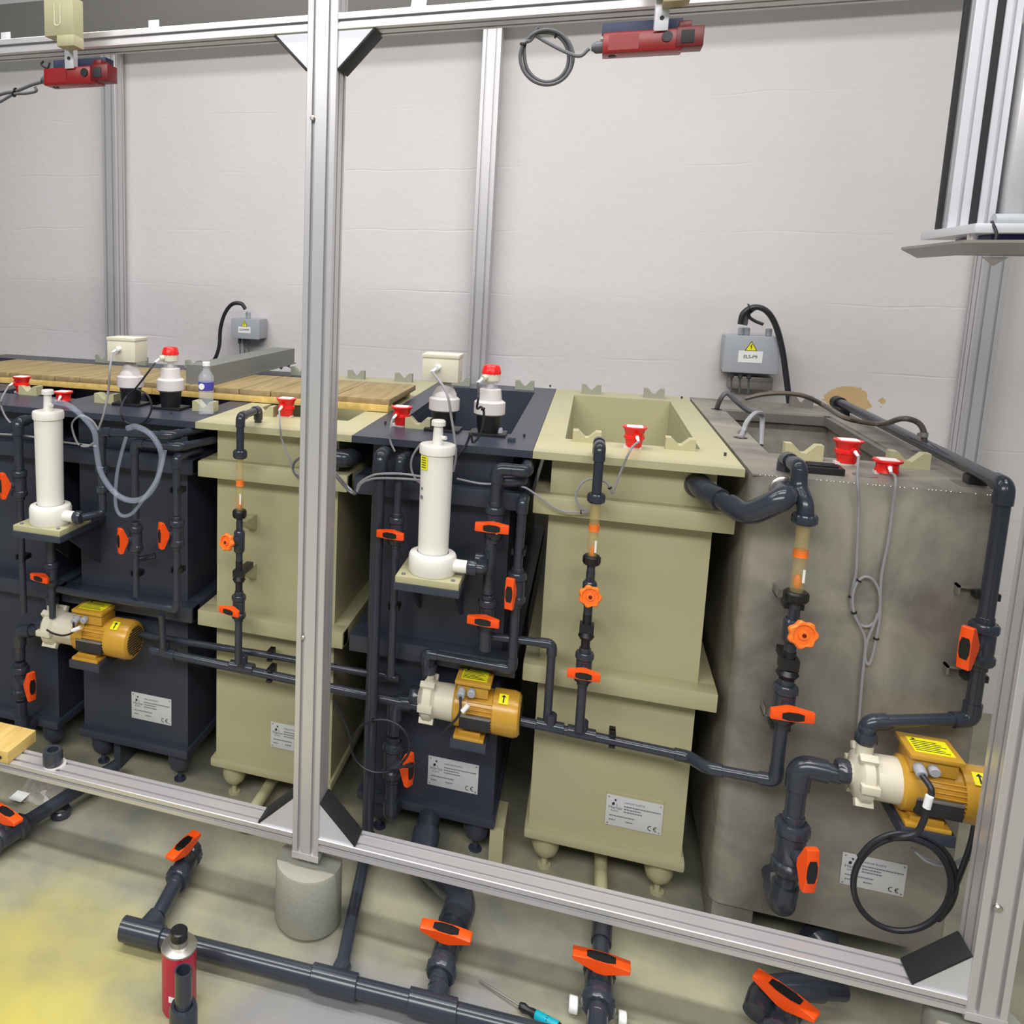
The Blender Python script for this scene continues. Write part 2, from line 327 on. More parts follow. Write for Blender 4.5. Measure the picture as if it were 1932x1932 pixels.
def gusset(label, x, z, sx, sz, L=0.088):           # corner brace: two side webs and a dark cover
    t = thing('corner_gusset', label, 'bracket', (x, 2.04, z))
    for y in (2.006, 2.070):
        MB().prism([(0, 0), (sx*L, 0), (0, sz*L)], (x, y, z), X_, Z_, Y_*0.004).build('web', 'aluw', t)
    a = V(x+sx*L, 2.04, z); b = V(x, 2.04, z+sz*L); d = (b-a); n_ = V(sx, 0, sz).normalized()
    MB().obox((a+b)/2+n_*0.004, d, Y_, n_, d.length/2+0.001, 0.037, 0.003, 0.0015).build('cover', 'blackm', t)
    return t
gusset('black-covered corner gusset under the top rail, right of the centre post', PX1, 2.50, 1, -1, 0.090)
gusset('black-covered corner gusset under the top rail, left of the centre post', PX0, 2.50, -1, -1, 0.088)
gusset('black-covered corner gusset on the bottom rail, right of the centre post', PX1, 0.293, 1, 1, 0.105)
gusset('black-covered corner gusset on the bottom rail, left of the centre post', PX0, 0.293, -1, 1, 0.105)
gusset('black-covered corner gusset on the bottom rail, at the right corner post', RX0, 0.293, -1, 1, 0.105)
def foot(label, x, h, r):
    t = thing('concrete_foot', label, 'foot', (x, 2.04, 0))
    MB().lathe((x, 2.04, 0.006), Z_, [(0, 0), (0, r*0.97), (0.006, r), (h-0.01, r*0.99), (h-0.002, r*0.96), (h-0.002, 0)], 48).build('block', 'concrete', t)
    MB().lathe((x, 2.04, 0), Z_, [(0, 0), (0, r*0.9), (0.008, r*0.9), (0.008, 0)], 32).build('base_pad', 'blackm', t)
    MB().cyl((x, 2.04, h-0.004), (x, 2.04, h+0.05), 0.009, n=16).build('threaded_stud', 'zinc', t)
    MB().cyl((x, 2.04, h), (x, 2.04, h+0.012), 0.016, n=6).build('nut', 'zinc', t)
    return t
foot('round pale concrete foot carrying the centre post', -0.693, 0.185, 0.099)
foot('round pale concrete foot under the right corner post, mostly out of frame', 0.957, 0.215, 0.099)
for x, y, lab in ((12, 72, 'small aluminium angle tab with a hole on the top rail at the far left'), (291, 47, 'small aluminium angle tab with a hole standing on the top rail left of centre')):
    q = at(x, y, 2.07); t = thing('angle_tab', lab, 'bracket', (q.x, 2.07, 2.54))
    MB().box(q.x-0.016, q.x+0.016, 2.066, 2.070, 2.54, 2.580, 0.0005).box(q.x-0.016, q.x+0.016, 2.035, 2.066, 2.54, 2.543).build('angle', 'aluw', t)
    MB().cyl((q.x, 2.0655, 2.556), (q.x, 2.064, 2.556), 0.0045, n=12).build('bolt', 'ink', t)
q = at(790, 8, 2.05); t = thing('angle_tab', 'tilted bright tab on the top rail right of the centre post', 'bracket', (q.x, 2.05, 2.54))
MB().prism([(-0.022, 0), (0.016, 0), (0.024, 0.05), (-0.014, 0.05)], (q.x, 2.048, 2.54), X_, Z_, Y_*0.003).build('angle', 'aluw', t)
MB().box(q.x-0.008, q.x+0.010, 2.046, 2.048, 2.545, 2.585).build('clip', 'whites', t)
# grey beam high on the back wall
bz0, bz1 = at(1400, -34, 3.95).z, at(0, 8, 3.95).z
tag(MB().box(-4.6, 2.6, 3.95, WY-0.03, bz0, bz1, 0.004).build('cable_duct', 'beam'), 'long grey sheet-metal duct high on the back wall behind the top rail', 'duct')
for xc, lab in ((-2.668, 'aluminium post against the back wall at the left'), (-0.551, 'aluminium post against the back wall, right of the centre post'), (1.575, 'aluminium post against the back wall at the right, behind the steel tank')):
    t = vpost('wall_post', lab, xc-0.045, 4.06, 0.09, 0.09, 0.02, bz0, 0.045)
# ------------------------------------------------------------ tanks
RZ = 1.397
def notch_block(x, y, z, m='beige', w_=0.056, h=0.030, d=0.030, parent=None):
    a = w_/2
    return MB().prism([(-a, 0), (a, 0), (a, h), (a*0.62, h), (a*0.12, h*0.42), (-a*0.12, h*0.42), (-a*0.62, h), (-a, h)], (x, y-d/2, z), X_, Z_, Y_*d).build('notched_rest', m, parent)
def tank(label, x0, x1, m, rests=(), brests=(), dark=False):
    t = thing('process_tank', label, 'tank', ((x0+x1)/2, 3.15, 0.0))
    bx0, bx1, by0, by1 = x0+0.055, x1-0.060, 2.46, 3.85; th = 0.012
    hx0, hx1, hy0, hy1 = x0+0.085, x1-0.088, 2.645, 3.72
    zb = 0.16
    # shell open on top
    b = MB().box(bx0, bx1, by0, by0+th, zb, RZ-0.02).box(bx0, bx1, by1-th, by1, zb, RZ-0.02).box(bx0, bx0+th, by0+th, by1-th, zb, RZ-0.02).box(bx1-th, bx1, by0+th, by1-th, zb, RZ-0.02).box(bx0+th, bx1-th, by0+th, by1-th, zb, zb+0.02)
    b.build('body', m, t)
    b = MB()                                         # rim frame with a rectangular hole
    for q in ((x0, x1, 2.40, hy0), (x0, x1, hy1, 3.90), (x0, hx0, hy0, hy1), (hx1, x1, hy0, hy1)): b.box(q[0]+0.0008, q[1]-0.0008, q[2], q[3], RZ-0.022, RZ)
    b.build('rim', m, t)
    MB().box(hx0, hx1, hy0-0.012, hy0, RZ-0.5, RZ-0.022).box(hx0, hx1, hy1, hy1+0.012, RZ-0.5, RZ-0.022).box(hx0-0.012, hx0, hy0, hy1, RZ-0.5, RZ-0.022).box(hx1, hx1+0.012, hy0, hy1, RZ-0.5, RZ-0.022).build('inner_liner', m, t)
    for z0, z1 in ((1.209, 1.264), (0.677, 0.733)):
        MB().box(x0+0.010, x1-0.012, 2.40, by0+0.004, z0, z1, 0.004).box(x0+0.010, x1-0.012, by1-0.004, 3.88, z0, z1, 0.004).box(x0+0.010, bx0+0.004, 2.41, 3.87, z0+0.0005, z1-0.0005, 0.002).box(bx1-0.004, x1-0.012, 2.41, 3.87, z0+0.0005, z1-0.0005, 0.002).build('collar', m, t)
    MB().box(x0+0.042, x1-0.050, 2.435, 3.87, 0.128, 0.163, 0.010).build('base_plate', m, t)
    for fx in (x0+0.11, x1-0.115):
        for fy in (2.50, 3.78):
            MB().lathe((fx, fy, 0.128), -Z_, [(0, 0), (0, 0.044), (0.050, 0.043), (0.072, 0.036), (0.088, 0.020), (0.092, 0.0)], 28).cyl((fx, fy, 0.04), (fx, fy, 0.006), 0.009, n=10).cyl((fx, fy, 0.006), (fx, fy, 0.0), 0.022, n=20).build('foot', m, t)
    for (rx, ry) in rests: notch_block(rx, ry, RZ, 'beige', w_=0.085, h=0.036, d=0.042, parent=t)
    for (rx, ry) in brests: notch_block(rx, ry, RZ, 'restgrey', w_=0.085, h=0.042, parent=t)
    return t
def rimx(x, y): return atz(x, y, RZ).x
XT = [-3.80, -3.27, -2.373, -1.815, -1.257, -0.704, -0.146, 0.424]
tank('pale beige tank at the far left end of the row, mostly out of frame', XT[0], XT[1], 'beige')
tank('dark slate tank mostly hidden at the far left, its rear rim seen beyond the boards', XT[1], -2.835, 'slate')
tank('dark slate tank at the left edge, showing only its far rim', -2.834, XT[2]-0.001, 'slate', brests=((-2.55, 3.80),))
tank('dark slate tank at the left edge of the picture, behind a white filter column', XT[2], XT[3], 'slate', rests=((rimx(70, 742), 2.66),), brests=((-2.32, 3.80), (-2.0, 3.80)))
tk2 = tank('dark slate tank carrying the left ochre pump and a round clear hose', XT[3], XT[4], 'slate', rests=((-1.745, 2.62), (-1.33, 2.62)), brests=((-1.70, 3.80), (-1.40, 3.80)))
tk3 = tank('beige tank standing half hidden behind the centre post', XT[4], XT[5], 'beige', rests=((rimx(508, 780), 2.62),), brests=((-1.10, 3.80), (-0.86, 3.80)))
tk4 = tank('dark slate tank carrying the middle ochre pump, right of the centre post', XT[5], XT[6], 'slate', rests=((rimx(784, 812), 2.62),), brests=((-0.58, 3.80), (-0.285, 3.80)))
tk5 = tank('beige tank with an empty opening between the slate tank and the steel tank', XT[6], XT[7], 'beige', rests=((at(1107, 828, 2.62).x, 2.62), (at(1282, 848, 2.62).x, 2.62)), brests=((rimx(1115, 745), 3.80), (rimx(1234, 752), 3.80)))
for tk, pts in ((tk4, ((727, 800), (989, 824), (1038, 730))), (tk5, ((1368, 860), (1286, 752))), (tk2, ((323, 782),))):
    for x, y in pts:
        q = atz(x, y, RZ); MB().cyl((q.x, q.y, RZ), (q.x, q.y, RZ+0.010), 0.004, n=8).build('rim_screw', 'pvc', tk)
# steel tank
SX0, SX1, SY0, SY1 = 0.433, 1.012, 2.35, 3.90
st = thing('steel_tank', 'stained bare steel tank at the right end of the row', 'tank', (0.715, 3.1, 0))
hx0, hx1, hy0, hy1 = 0.530, 0.915, 2.68, 3.60
b = MB()
for q in ((SX0, SX1, SY0, hy0), (SX0, SX1, hy1, SY1), (SX0, hx0, hy0, hy1), (hx1, SX1, hy0, hy1)): b.box(q[0], q[1], q[2], q[3], RZ-0.004, RZ)
b.build('top_flange', 'steel', st)
b = MB(); r_ = 0.03
poly = []
for cx_, cy_, a0 in ((SX1-r_, SY0+r_, -90), (SX1-r_, SY1-r_, 0), (SX0+r_, SY1-r_, 90), (SX0+r_, SY0+r_, 180)):
    for i in range(7): a = math.radians(a0+15*i); poly.append((cx_+r_*math.cos(a), cy_+r_*math.sin(a)))
n_ = len(poly); P = [V(x, y, 0.125) for x, y in poly]+[V(x, y, RZ-0.004) for x, y in poly]
b._add(P, [(i, (i+1) % n_, n_+(i+1) % n_, n_+i) for i in range(n_)]+[tuple(range(n_))[::-1]]); b.build('shell', 'steel', st)
MB().box(hx0-0.004, hx0, hy0, hy1, 0.6, RZ-0.004).box(hx1, hx1+0.004, hy0, hy1, 0.6, RZ-0.004).box(hx0, hx1, hy0-0.004, hy0, 0.6, RZ-0.004).box(hx0, hx1, hy1, hy1+0.004, 0.6, RZ-0.004).box(hx0, hx1, hy0, hy1, 0.596, 0.60).build('inner_trough', 'steel', st)
MB().box(hx0, hx1, hy1-0.02, hy1, RZ-0.04, RZ-0.005).box(hx1-0.02, hx1, hy0, hy1, RZ-0.04, RZ-0.005).build('inner_lip', 'galv', st)
b = MB()                                             # weld beads along the front edge
for i in range(52):
    x = SX0+0.02+i*0.0103+random.uniform(-0.003, 0.003)
    if random.random() < 0.85: b.lathe((x, SY0+0.001, RZ-0.001), Z_, [(0, 0.0022), (0.0014, 0.0016), (0.002, 0)], 8)
tag(b.build('weld_bead', 'zinc', st), kind='stuff')
MB().box(SX0+0.01, at(1423, 1716, SY0).x, SY0+0.01, SY0+0.20, 0.0, 0.125).build('plinth', 'steel', st)
MB().box(SX0+0.12, SX1-0.02, SY0+0.5, SY0+0.54, 0.0, 0.125).build('plinth', 'steel', st)
for x, y in ((1352, 772), (1397, 826), (1735, 852)):
    q = atz(x, y, RZ); MB().cyl((q.x, q.y, RZ), (q.x, q.y, RZ+0.001), 0.021, n=24).build('port_hole', 'black', st)
q = atz(1632, 897, RZ); MB().cyl((q.x, q.y, RZ), (q.x, q.y, RZ+0.0015), 0.03, n=28).build('blank_cap', 'galv', st)
for x in (1513, 1713): notch_block(at(x, 865, 2.63).x, 2.63, RZ, 'beige', w_=0.10, h=0.045, d=0.034, parent=st)
notch_block(at(1512, 755, 3.80).x, 3.80, RZ, 'galv', w_=0.085, h=0.05, parent=st)
# ------------------------------------------------------------ piping
def piperun(label, pts, r, group=None, els=None, tees=(), m='pvc', clips=(), name='pipe_run', sock=True):
    t = thing(name, label, 'pipe', Vector(pts[0]), group)
    P = [Vector(p) for p in pts]
    MB().tube(fillet(P, r*1.6), r, 16).build('pipe', m, t)
    for i in range(1, len(P)-1):
        if els is not None and i not in els: continue
        d1 = (P[i-1]-P[i]).normalized(); d2 = (P[i+1]-P[i]).normalized(); L = r*2.7
        MB().tube(fillet([P[i]+d1*L, P[i], P[i]+d2*L], r*1.9, 8), r*1.24, 18).build('elbow', m, t)
    for p, a, c in tees:                              # tee at p along a with branch c
        p, a, c = Vector(p), Vector(a).normalized(), Vector(c).normalized()
        MB().cyl(p-a*r*2.8, p+a*r*2.8, r*1.26, n=18, bev=0.001).cyl(p, p+c*r*2.8, r*1.26, n=18, bev=0.001).build('tee', m, t)
    for p, a in clips:
        pipe_clip(p, a, r, t)
    return t
def pipe_clip(p, a, r, t, back=Y_):
    p = Vector(p); a = Vector(a).normalized(); u = a.cross(Vector(back)).normalized()
    MB().obox(p+Vector(back)*r*1.5, u, a, back, r*1.5, 0.009, r*0.9, 0.001).obox(p+u*r*1.25, u, a, back, r*0.25, 0.009, r*1.1, 0.001).obox(p-u*r*1.25, u, a, back, r*0.25, 0.009, r*1.1, 0.001).build('pipe_clip', 'black', t)
def unut(b, c, a, R, L):                             # ribbed union nut
    c = Vector(c); a = Vector(a).normalized()
    b.lathe(c-a*L/2, a, [(0, 0), (0, R*0.86), (L*0.18, R), (L*0.78, R), (L, R*0.88), (L, 0)], 32, 0.05)
def valve(label, c, ax=Z_, face=-Y_, s=1.0, along=False, tilt=0.0, loose=False, name='ball_valve', cat='valve', hs=1.0, group=None, flat=1.0):
    c = Vector(c); a = Vector(ax).normalized(); w_ = Vector(face); w_ = (w_-a*w_.dot(a)).normalized(); bb = a.cross(w_)
    t = thing(name, label, cat, c, group)
    MB().lathe(c-a*0.026*s, a, [(0, 0), (0, 0.021*s), (0.008*s, 0.0225*s), (0.044*s, 0.0225*s), (0.052*s, 0.021*s), (0.052*s, 0)], 28).lathe(c, w_, [(0, 0), (0, 0.014*s), (0.034*s, 0.011*s), (0.034*s, 0)], 18).build('body', 'pvc', t)
    for k in (1, -1):
        nb = MB(); unut(nb, c+a*k*0.034*s, a*k, 0.0265*s, 0.022*s); nb.build('union_nut', 'pvc', t)
        MB().cyl(c+a*k*0.044*s, c+a*k*0.058*s, 0.0165*s, n=20, bev=0.001).build('end_socket', 'pvc', t)
    L, D = (a, bb) if along else (bb, a)
    if tilt: R_ = Matrix.Rotation(tilt, 3, w_); L, D = R_ @ L, R_ @ D
    l = 0.045*s*hs; dp = 0.028*s*hs*flat; wd = 0.0115*s*hs; o = c+w_*(0.034*s+0.0*s)
    # lever: apex at the stem, flat finger face outwards
    poly = [(-l, dp), (-l, dp*0.60), (-l*0.14, -dp*0.08), (l*0.14, -dp*0.08), (l, dp*0.60), (l, dp), (l*0.42, dp*1.06), (-l*0.42, dp*1.06)]
    hb = MB().prism(poly, o-D*wd, L, w_, D*2*wd)
    bmesh.ops.bevel(hb.bm, geom=hb.bm.edges[:], offset=0.0014*s, segments=1, affect='EDGES')
    h = hb.build('handle', 'orange', t, 0.5)
    hx = [(-l*0.50, -wd*0.55), (-l*0.22, -wd*0.85), (l*0.22, -wd*0.85), (l*0.50, -wd*0.55), (l*0.50, wd*0.55), (l*0.22, wd*0.85), (-l*0.22, wd*0.85), (-l*0.50, wd*0.55)]
    MB().prism(hx, o+w_*(dp*1.02), L, D, w_*(dp*0.07)).build('handle_insert', 'black', h)
    return t
def handwheel(label, c, top, bot, face, r=0.028, s=1.0, neck=None):   # angled regulating valve with a lobed wheel
    c, top, bot = map(Vector, (c, top, bot)); face = Vector(face).normalized(); a = (top-bot).normalized()
    t = thing('regulating_valve', label, 'valve', (top+bot)/2)
    m_ = (top+bot)/2
    b = MB().cyl(bot, top, 0.0125*s, n=20); L = (top-bot).length
    if neck: b.cyl(top-Z_*0.002, V(top.x, top.y, neck), 0.0115*s, n=18)
    b.lathe(m_-a*L*0.28, a, [(0, 0), (0, 0.016*s), (0.006, 0.020*s), (L*0.56-0.006, 0.020*s), (L*0.56, 0.016*s), (L*0.56, 0)], 24)
    b.build('body', 'pvc', t)
    MB().cyl(m_, c-face*0.008, 0.016*s, n=20).lathe(c-face*0.020, face, [(0, 0), (0, 0.021*s), (0.010, 0.021*s), (0.013, 0.012), (0.013, 0)], 20).build('bonnet', 'pvc', t)
    u, v, w_ = frame(face); n = 98
    prof = []
    for i in range(n):
        th = 2*math.pi*i/n; prof.append((th, r*(0.925+0.075*math.cos(7*th))))
    b = MB(); rings = []
    for h, k in ((-0.006, 0.88), (-0.003, 1.0), (0.006, 1.0), (0.010, 0.90), (0.010, 0.72), (0.004, 0.66), (0.004, 0.36), (0.010, 0.32), (0.010, 0.16)):
        rings.append([b.bm.verts.new(c+w_*h+(u*math.cos(th)+v*math.sin(th))*((rr if k > 0.8 else r)*k)) for th, rr in prof])
    for p_, q_ in zip(rings, rings[1:]):
        for i in range(n): b.bm.faces.new([p_[i], p_[(i+1) % n], q_[(i+1) % n], q_[i]])
    b.bm.faces.new(rings[0][::-1]); b.bm.faces.new(rings[-1])
    wh = b.build('handwheel', 'orange2', t)
    MB().lathe(c+w_*0.009, w_, [(0, 0), (0, 0.0055), (0.003, 0.005), (0.004, 0)], 14).build('hub_screw', 'dredb', wh)
    return t
def flowmeter(label, top, bot, r, ringz, floatz, lab=True):
    top, bot = Vector(top), Vector(bot)
    t = thing('flow_meter', label, 'flow meter', bot)
    MB().cyl(bot, top, r, n=24).build('sight_tube', 'amber', t)
    MB().lathe((top.x, top.y, ringz-0.009), Z_, [(0, r*0.9), (0, r*1.10), (0.004, r*1.05), (0.012, r*1.05), (0.016, r*1.10), (0.018, r*1.1), (0.018, r*0.9)], 20).build('limit_ring', 'orange2', t)
    MB().lathe((top.x, top.y, floatz-0.016), Z_, [(0, 0), (0.0, r*0.35), (0.010, r*0.62), (0.028, r*0.55), (0.036, r*0.3), (0.036, 0)], 14).build('float', 'orange2', t)
    if lab: MB().prism([(0, 0), (0.006, 0), (0.006, 0.035), (0, 0.035)], (top.x+r*0.35, top.y-r*1.05, floatz+0.004), X_, Z_, Y_*0.001).build('scale_strip', 'whites', t)
    for p, k in ((top, 1), (bot, -1)):
        nb = MB(); unut(nb, p+Z_*k*0.009, Z_*k, r*1.85, 0.026); nb.build('union_nut', 'black' if k < 0 else 'pvc', t)
    return t
def chain(tag_, X, Y, zs, knob_px, face, r_pipe, elb2, hface=-Y_, sc=1.0, knx=0.0):
    # zs: tube top, ring, float, tube bottom, knob valve top, bottom, ball valve, pipe bottom
    top, ring, flo, tb, kt, kb, bv, pb = zs
    piperun('dark pipe looping over the rim into the %s' % tag_, elb2+[V(X, Y, top+0.012)], r_pipe)
    flowmeter('amber flow meter on the %s' % tag_, (X, Y, top), (X, Y, tb), r_pipe*1.0, ring, flo)
    kc = at(knob_px[0], knob_px[1], Y-0.058)
    handwheel('regulating valve with lobed orange handwheel on the %s' % tag_, kc, (X, Y, kt), (X, Y, kb), face, 0.0325*sc, sc, tb-0.018)
    t = thing('union_stack', 'black threaded union stack below the handwheel on the %s' % tag_, 'pipe fitting', (X, Y, kb))
    z1, z0 = kb, bv+0.05*sc
    b = MB().cyl((X, Y, z0), (X, Y, z1), r_pipe*0.95, n=18); zc = z0+(z1-z0)*0.62
    b.obox((X, Y, zc), X_, Y_, Z_, 0.020*sc, 0.016*sc, 0.014*sc, 0.003).lathe((X, Y, zc-0.034*sc), Z_, [(0, 0), (0, r_pipe*1.3), (0.01, r_pipe*1.7), (0.022, r_pipe*1.3), (0.022, 0)], 20)
    b.build('union_body', 'black', t)
    MB().obox((X, Y+0.045, zc), X_, Y_, Z_, 0.012, 0.045, 0.010, 0.001).build('wall_clamp', 'black', t)
    valve('closed ball valve with orange lever low on the %s' % tag_, (X, Y, bv), Z_, hface, sc)
    return piperun('dark drop pipe below the lowest valve on the %s' % tag_, [V(X, Y, bv-0.05*sc), V(X, Y, pb)], r_pipe)
YC = 2.33
zz = lambda y, X, Y: at(0, 0, Y).z  # placeholder
def zat(x, y, Y): return at(x, y, Y).z
rp = 0.0125
X1 = -1.058
chain('beige tank left of the centre post', X1, YC, [zat(452, 862, YC), zat(452, 911, YC), zat(452, 952, YC), zat(452, 964, YC), zat(453, 985, YC), zat(453, 1058, YC), zat(445, 1143, YC), zat(450, 1252, YC)],
      (429, 1023), V(-0.35, -1, 0.15), rp, [V(atz(487, 797, RZ).x, atz(487, 797, RZ).y, RZ), V(atz(487, 797, RZ).x, atz(487, 797, RZ).y, zat(452, 786, YC)), V(X1, YC, zat(452, 786, YC))], V(-0.25, -1, 0), 0.9)
X2 = 0.040
chain('beige tank with the empty opening', X2, YC, [zat(1121, 945, YC), zat(1118, 995, YC), zat(1116, 1042, YC), zat(1116, 1050, YC), zat(1114, 1078, YC), zat(1110, 1158, YC), zat(1107, 1258, YC), zat(1098, 1380, YC)],
      (1113, 1125), V(0.1, -1, 0.1), 0.0135, [V(X2-0.002, 2.435, RZ), V(X2-0.002, 2.435, zat(1128, 845, YC)), V(X2, YC, zat(1128, 845, YC))], V(0, -1, 0), 1.0)
Y3 = 2.26; X3 = 0.545
chain('stained steel tank', X3, Y3, [zat(1514, 985, Y3), zat(1513, 1044, Y3), zat(1506, 1098, Y3), zat(1504, 1118, Y3), zat(1501, 1150, Y3), zat(1492, 1228, Y3), zat(1488, 1327, Y3), zat(1474, 1462, Y3)],
      (1514, 1197), V(0.2, -1, 0.1), 0.0165, [V(X3-0.02, 2.43, RZ), V(X3-0.02, 2.43, zat(1502, 884, Y3+0.03)), V(X3-0.012, Y3+0.05, zat(1502, 884, Y3+0.03)), V(X3-0.012, Y3+0.045, zat(1502, 925, Y3)), V(X3, Y3, zat(1510, 952, Y3))], V(0.1, -1, 0), 1.15)
# wedge brackets behind the first chain
for y, lab in ((985, 'beige wedge bracket, the upper of two, behind the pipe chain left of the post'), (1078, 'beige wedge bracket, the lower of two, behind the pipe chain left of the post')):
    q = at(470, y, 2.44)
    tag(MB().prism([(0, 0), (0, 0.012), (-0.095, 0.012), (-0.095, -0.0), (0, -0.045)], (q.x-0.010, 2.46, q.z+0.012), Y_, Z_, X_*0.03).build('wedge_bracket', 'beige'), lab, 'bracket')
q0 = at(1498, 1130, Y3)
# header pipes across the beige tanks
YH = 2.36
def h(x, y, Y=YH): return at(x, y, Y)
zL = zat(349, 1242, YH); zR_ = zat(556, 1284, YH)
lowA = h(285, 1226); lowB = h(640, 1300)
piperun('lower of two dark header pipes behind the centre post', [lowA, h(800, 1335)], 0.0155, tees=((h(310, 1232), X_, Z_), (V(X1, YH, h(452, 1258).z), X_, Z_), ), clips=((h(510, 1272), X_),))
piperun('upper of two dark header pipes behind the centre post', [h(258, 1196, 2.40), h(500, 1235, 2.40), h(735, 1278, 2.40)], 0.012, els=(), tees=((h(735, 1278, 2.40), X_, Z_),), clips=((h(510, 1236, 2.40), X_),))
jt = h(1097, 1383)
piperun('dark header pipe crossing the lower half of the beige tank to the steel tank', [h(980, 1360), h(1300, 1428), V(0.385, 2.30, zat(1385, 1470, 2.27)), V(X3, Y3, zat(1472, 1475, Y3)), V(X3, Y3, zat(1474, 1462, Y3)+0.03)], 0.0145, tees=((h(1038, 1370), h(1300, 1428)-h(980, 1360), Z_), (h(1097, 1383), h(1300, 1428)-h(980, 1360), Z_)), clips=((h(1155, 1394), X_),))
c1 = h(1042, 1215); piperun('thin dark pipe making a right-angle drop onto the header pipe of the beige tank', [h(920, 1200), V(c1.x, YH, c1.z), V(c1.x, YH, h(1036, 1362).z)], 0.0125)
# slate tank 4 piping
ZM = 0.046
m0 = atz(222, 1762, ZM)
pA = V(m0.x, 1.775, ZM); pB = V(0.02, 1.835, ZM); dirm = (pB-pA).normalized()
def onm(x, y): q_ = atz(x, y, ZM); return pA+dirm*((q_-pA).dot(dirm))
YA = 2.33
XA = -0.592
piperun('thick dark vertical pipe right of the centre post, reaching down to the floor', [V(XA, 2.458, zat(722, 862, YA)), V(XA, YA, zat(722, 862, YA)), V(XA, YA, 0.045), onm(632, 1850)+V(0.004, 0.058, 0)], 0.019, els=(1, 2))
XB = at(750, 930, YA).x
piperun('thinner dark pipe beside the thick vertical one, above the closed valve', [V(XB+0.01, 2.458, zat(755, 868, YA)), V(XB+0.004, YA, zat(755, 868, YA)), V(XB, YA, zat(748, 970, YA))], 0.0125)
valve('closed ball valve with orange lever beside the white filter column, right of the post', (XB, YA, zat(745, 1000, YA)), Z_, V(-0.1, -1, 0.1), 0.95)
piperun('dark pipe dropping from the closed valve behind the right filter shelf', [V(XB, YA, zat(744, 1030, YA)), V(XB, YA, zat(737, 1275, YA))], 0.0125, clips=((V(XB, YA, zat(742, 1145, YA)), Z_),))
# big suction drop of pump 2
YP = 2.37
XE = at(742, 1400, YP).x
piperun('dark suction elbow pipe feeding the middle pump', [at(795, 1328, YP), V(XE, YP, at(745, 1324, YP).z), V(XE, YP, zat(744, 1385, YP))], 0.021)
valve('open ball valve with upright orange lever below the middle pump', (XE, YP, zat(742, 1432, YP)), Z_, V(0.9, -0.55, 0), 1.35, True, tilt=0.0, hs=0.92)
piperun('dark pipe and elbow at the base of the slate tank under the open valve', [V(XE, YP, zat(741, 1475, YP)), V(XE, YP, zat(738, 1540, YP)), V(XE, 2.458, zat(738, 1540, YP))], 0.021)
# filter outlet riser
YG = 2.34
XG = at(932, 1000, YG).x
zg1 = zat(935, 884, YG)
piperun('upper dark double-bend pipe under the slate rim, right of the filter column', [V(at(995, 868, 2.42).x, 2.458, zg1+0.01), V(at(995, 876, YG).x, YG, zg1), V(XG, YG, zg1), V(XG, YG, zat(934, 955, YG))], 0.0155)
piperun('lower dark bend pipe tucked under the double bend', [V(at(985, 903, 2.40).x, 2.458, zat(985, 905, 2.40)), V(at(985, 903, 2.40).x, 2.375, zat(985, 907, 2.375)), V(XG, 2.375, zat(932, 907, 2.375)), V(XG-0.014, 2.40, zat(920, 1020, 2.40))], 0.0155)
valve('closed ball valve with wide orange lever below the double bend', (XG, YG, zat(931, 985, YG)), Z_, V(0, -1, 0.1), 1.08)
XG2 = at(922, 1090, YG).x
piperun('dark vertical pipe with a tee joining the white filter outlet', [V(XG2, YG, zat(931, 1015, YG)), V(XG2, YG, zat(925, 1120, YG))], 0.0165)
valve('closed ball valve with orange lever below the white filter outlet', (XG2, YG, zat(916, 1158, YG)), Z_, V(-0.05, -1, 0.08), 1.05)
piperun('short thick dark stub below the closed valve on the slate tank', [V(XG2, YG, zat(914, 1178, YG)), V(XG2, YG, zat(912, 1225, YG))], 0.020)
XC = at(980, 1020, YG).x
piperun('slim dark vertical pipe at the right edge of the slate tank', [V(XC+0.006, 2.458, zat(987, 945, YG)), V(XC+0.003, YG, zat(987, 945, YG)), V(XC, YG, zat(975, 1072, YG))], 0.0135, clips=((V(XC, YG, zat(981, 1040, YG)), Z_),))
valve('open ball valve with upright orange lever at the right edge of the slate tank', (XC, YG, zat(973, 1108, YG)), Z_, V(-0.25, -1, 0), 1.05, True)
zq = zat(962, 1262, YG)
xq = at(803, 1232, YG).x
piperun('dark pipe running along the slate collar down to the middle pump', [V(XC, YG, zat(968, 1140, YG)), V(XC, YG, zq), V(xq, YG, zq+0.006), V(xq, YP, zat(803, 1285, YP))], 0.0135)
# slate tank 2 piping (left)
YL = 2.33
def L(x, y, Y=YL): return at(x, y, Y)
xd = L(36, 880).x; xd2 = xd
piperun('dark pipe with a glossy elbow at the left picture edge', [V(xd+0.005, 2.458, L(33, 795).z), V(xd, YL, L(33, 797).z), V(xd, YL, L(34, 880).z)], 0.0165)
valve('open ball valve with orange lever at the left picture edge, level with the filter', (xd, YL, L(36, 912).z), Z_, V(-0.5, -0.85, 0), 1.05, True)
piperun('long dark drop pipe left of the left filter column', [V(xd, YL, L(38, 940).z), V(xd, YL, L(40, 1155).z)], 0.0125, clips=((V(xd, YL, L(38, 1050).z), Z_),))
xg = L(97, 1075).x
piperun('short dark pipe under the left filter shelf', [V(xg, YL, L(97, 1012).z), V(xg, YL, L(97, 1058).z)], 0.0165)
valve('closed ball valve with orange lever under the left filter shelf', (xg, YL, L(95, 1082).z), Z_, V(-0.2, -1, 0.1), 0.95)
piperun('dark pipe dropping into the outlet of the left pump', [V(xg, YL, L(98, 1108).z), V(xg, YL, L(99, 1165).z)], 0.0125)
xn = L(193, 900).x
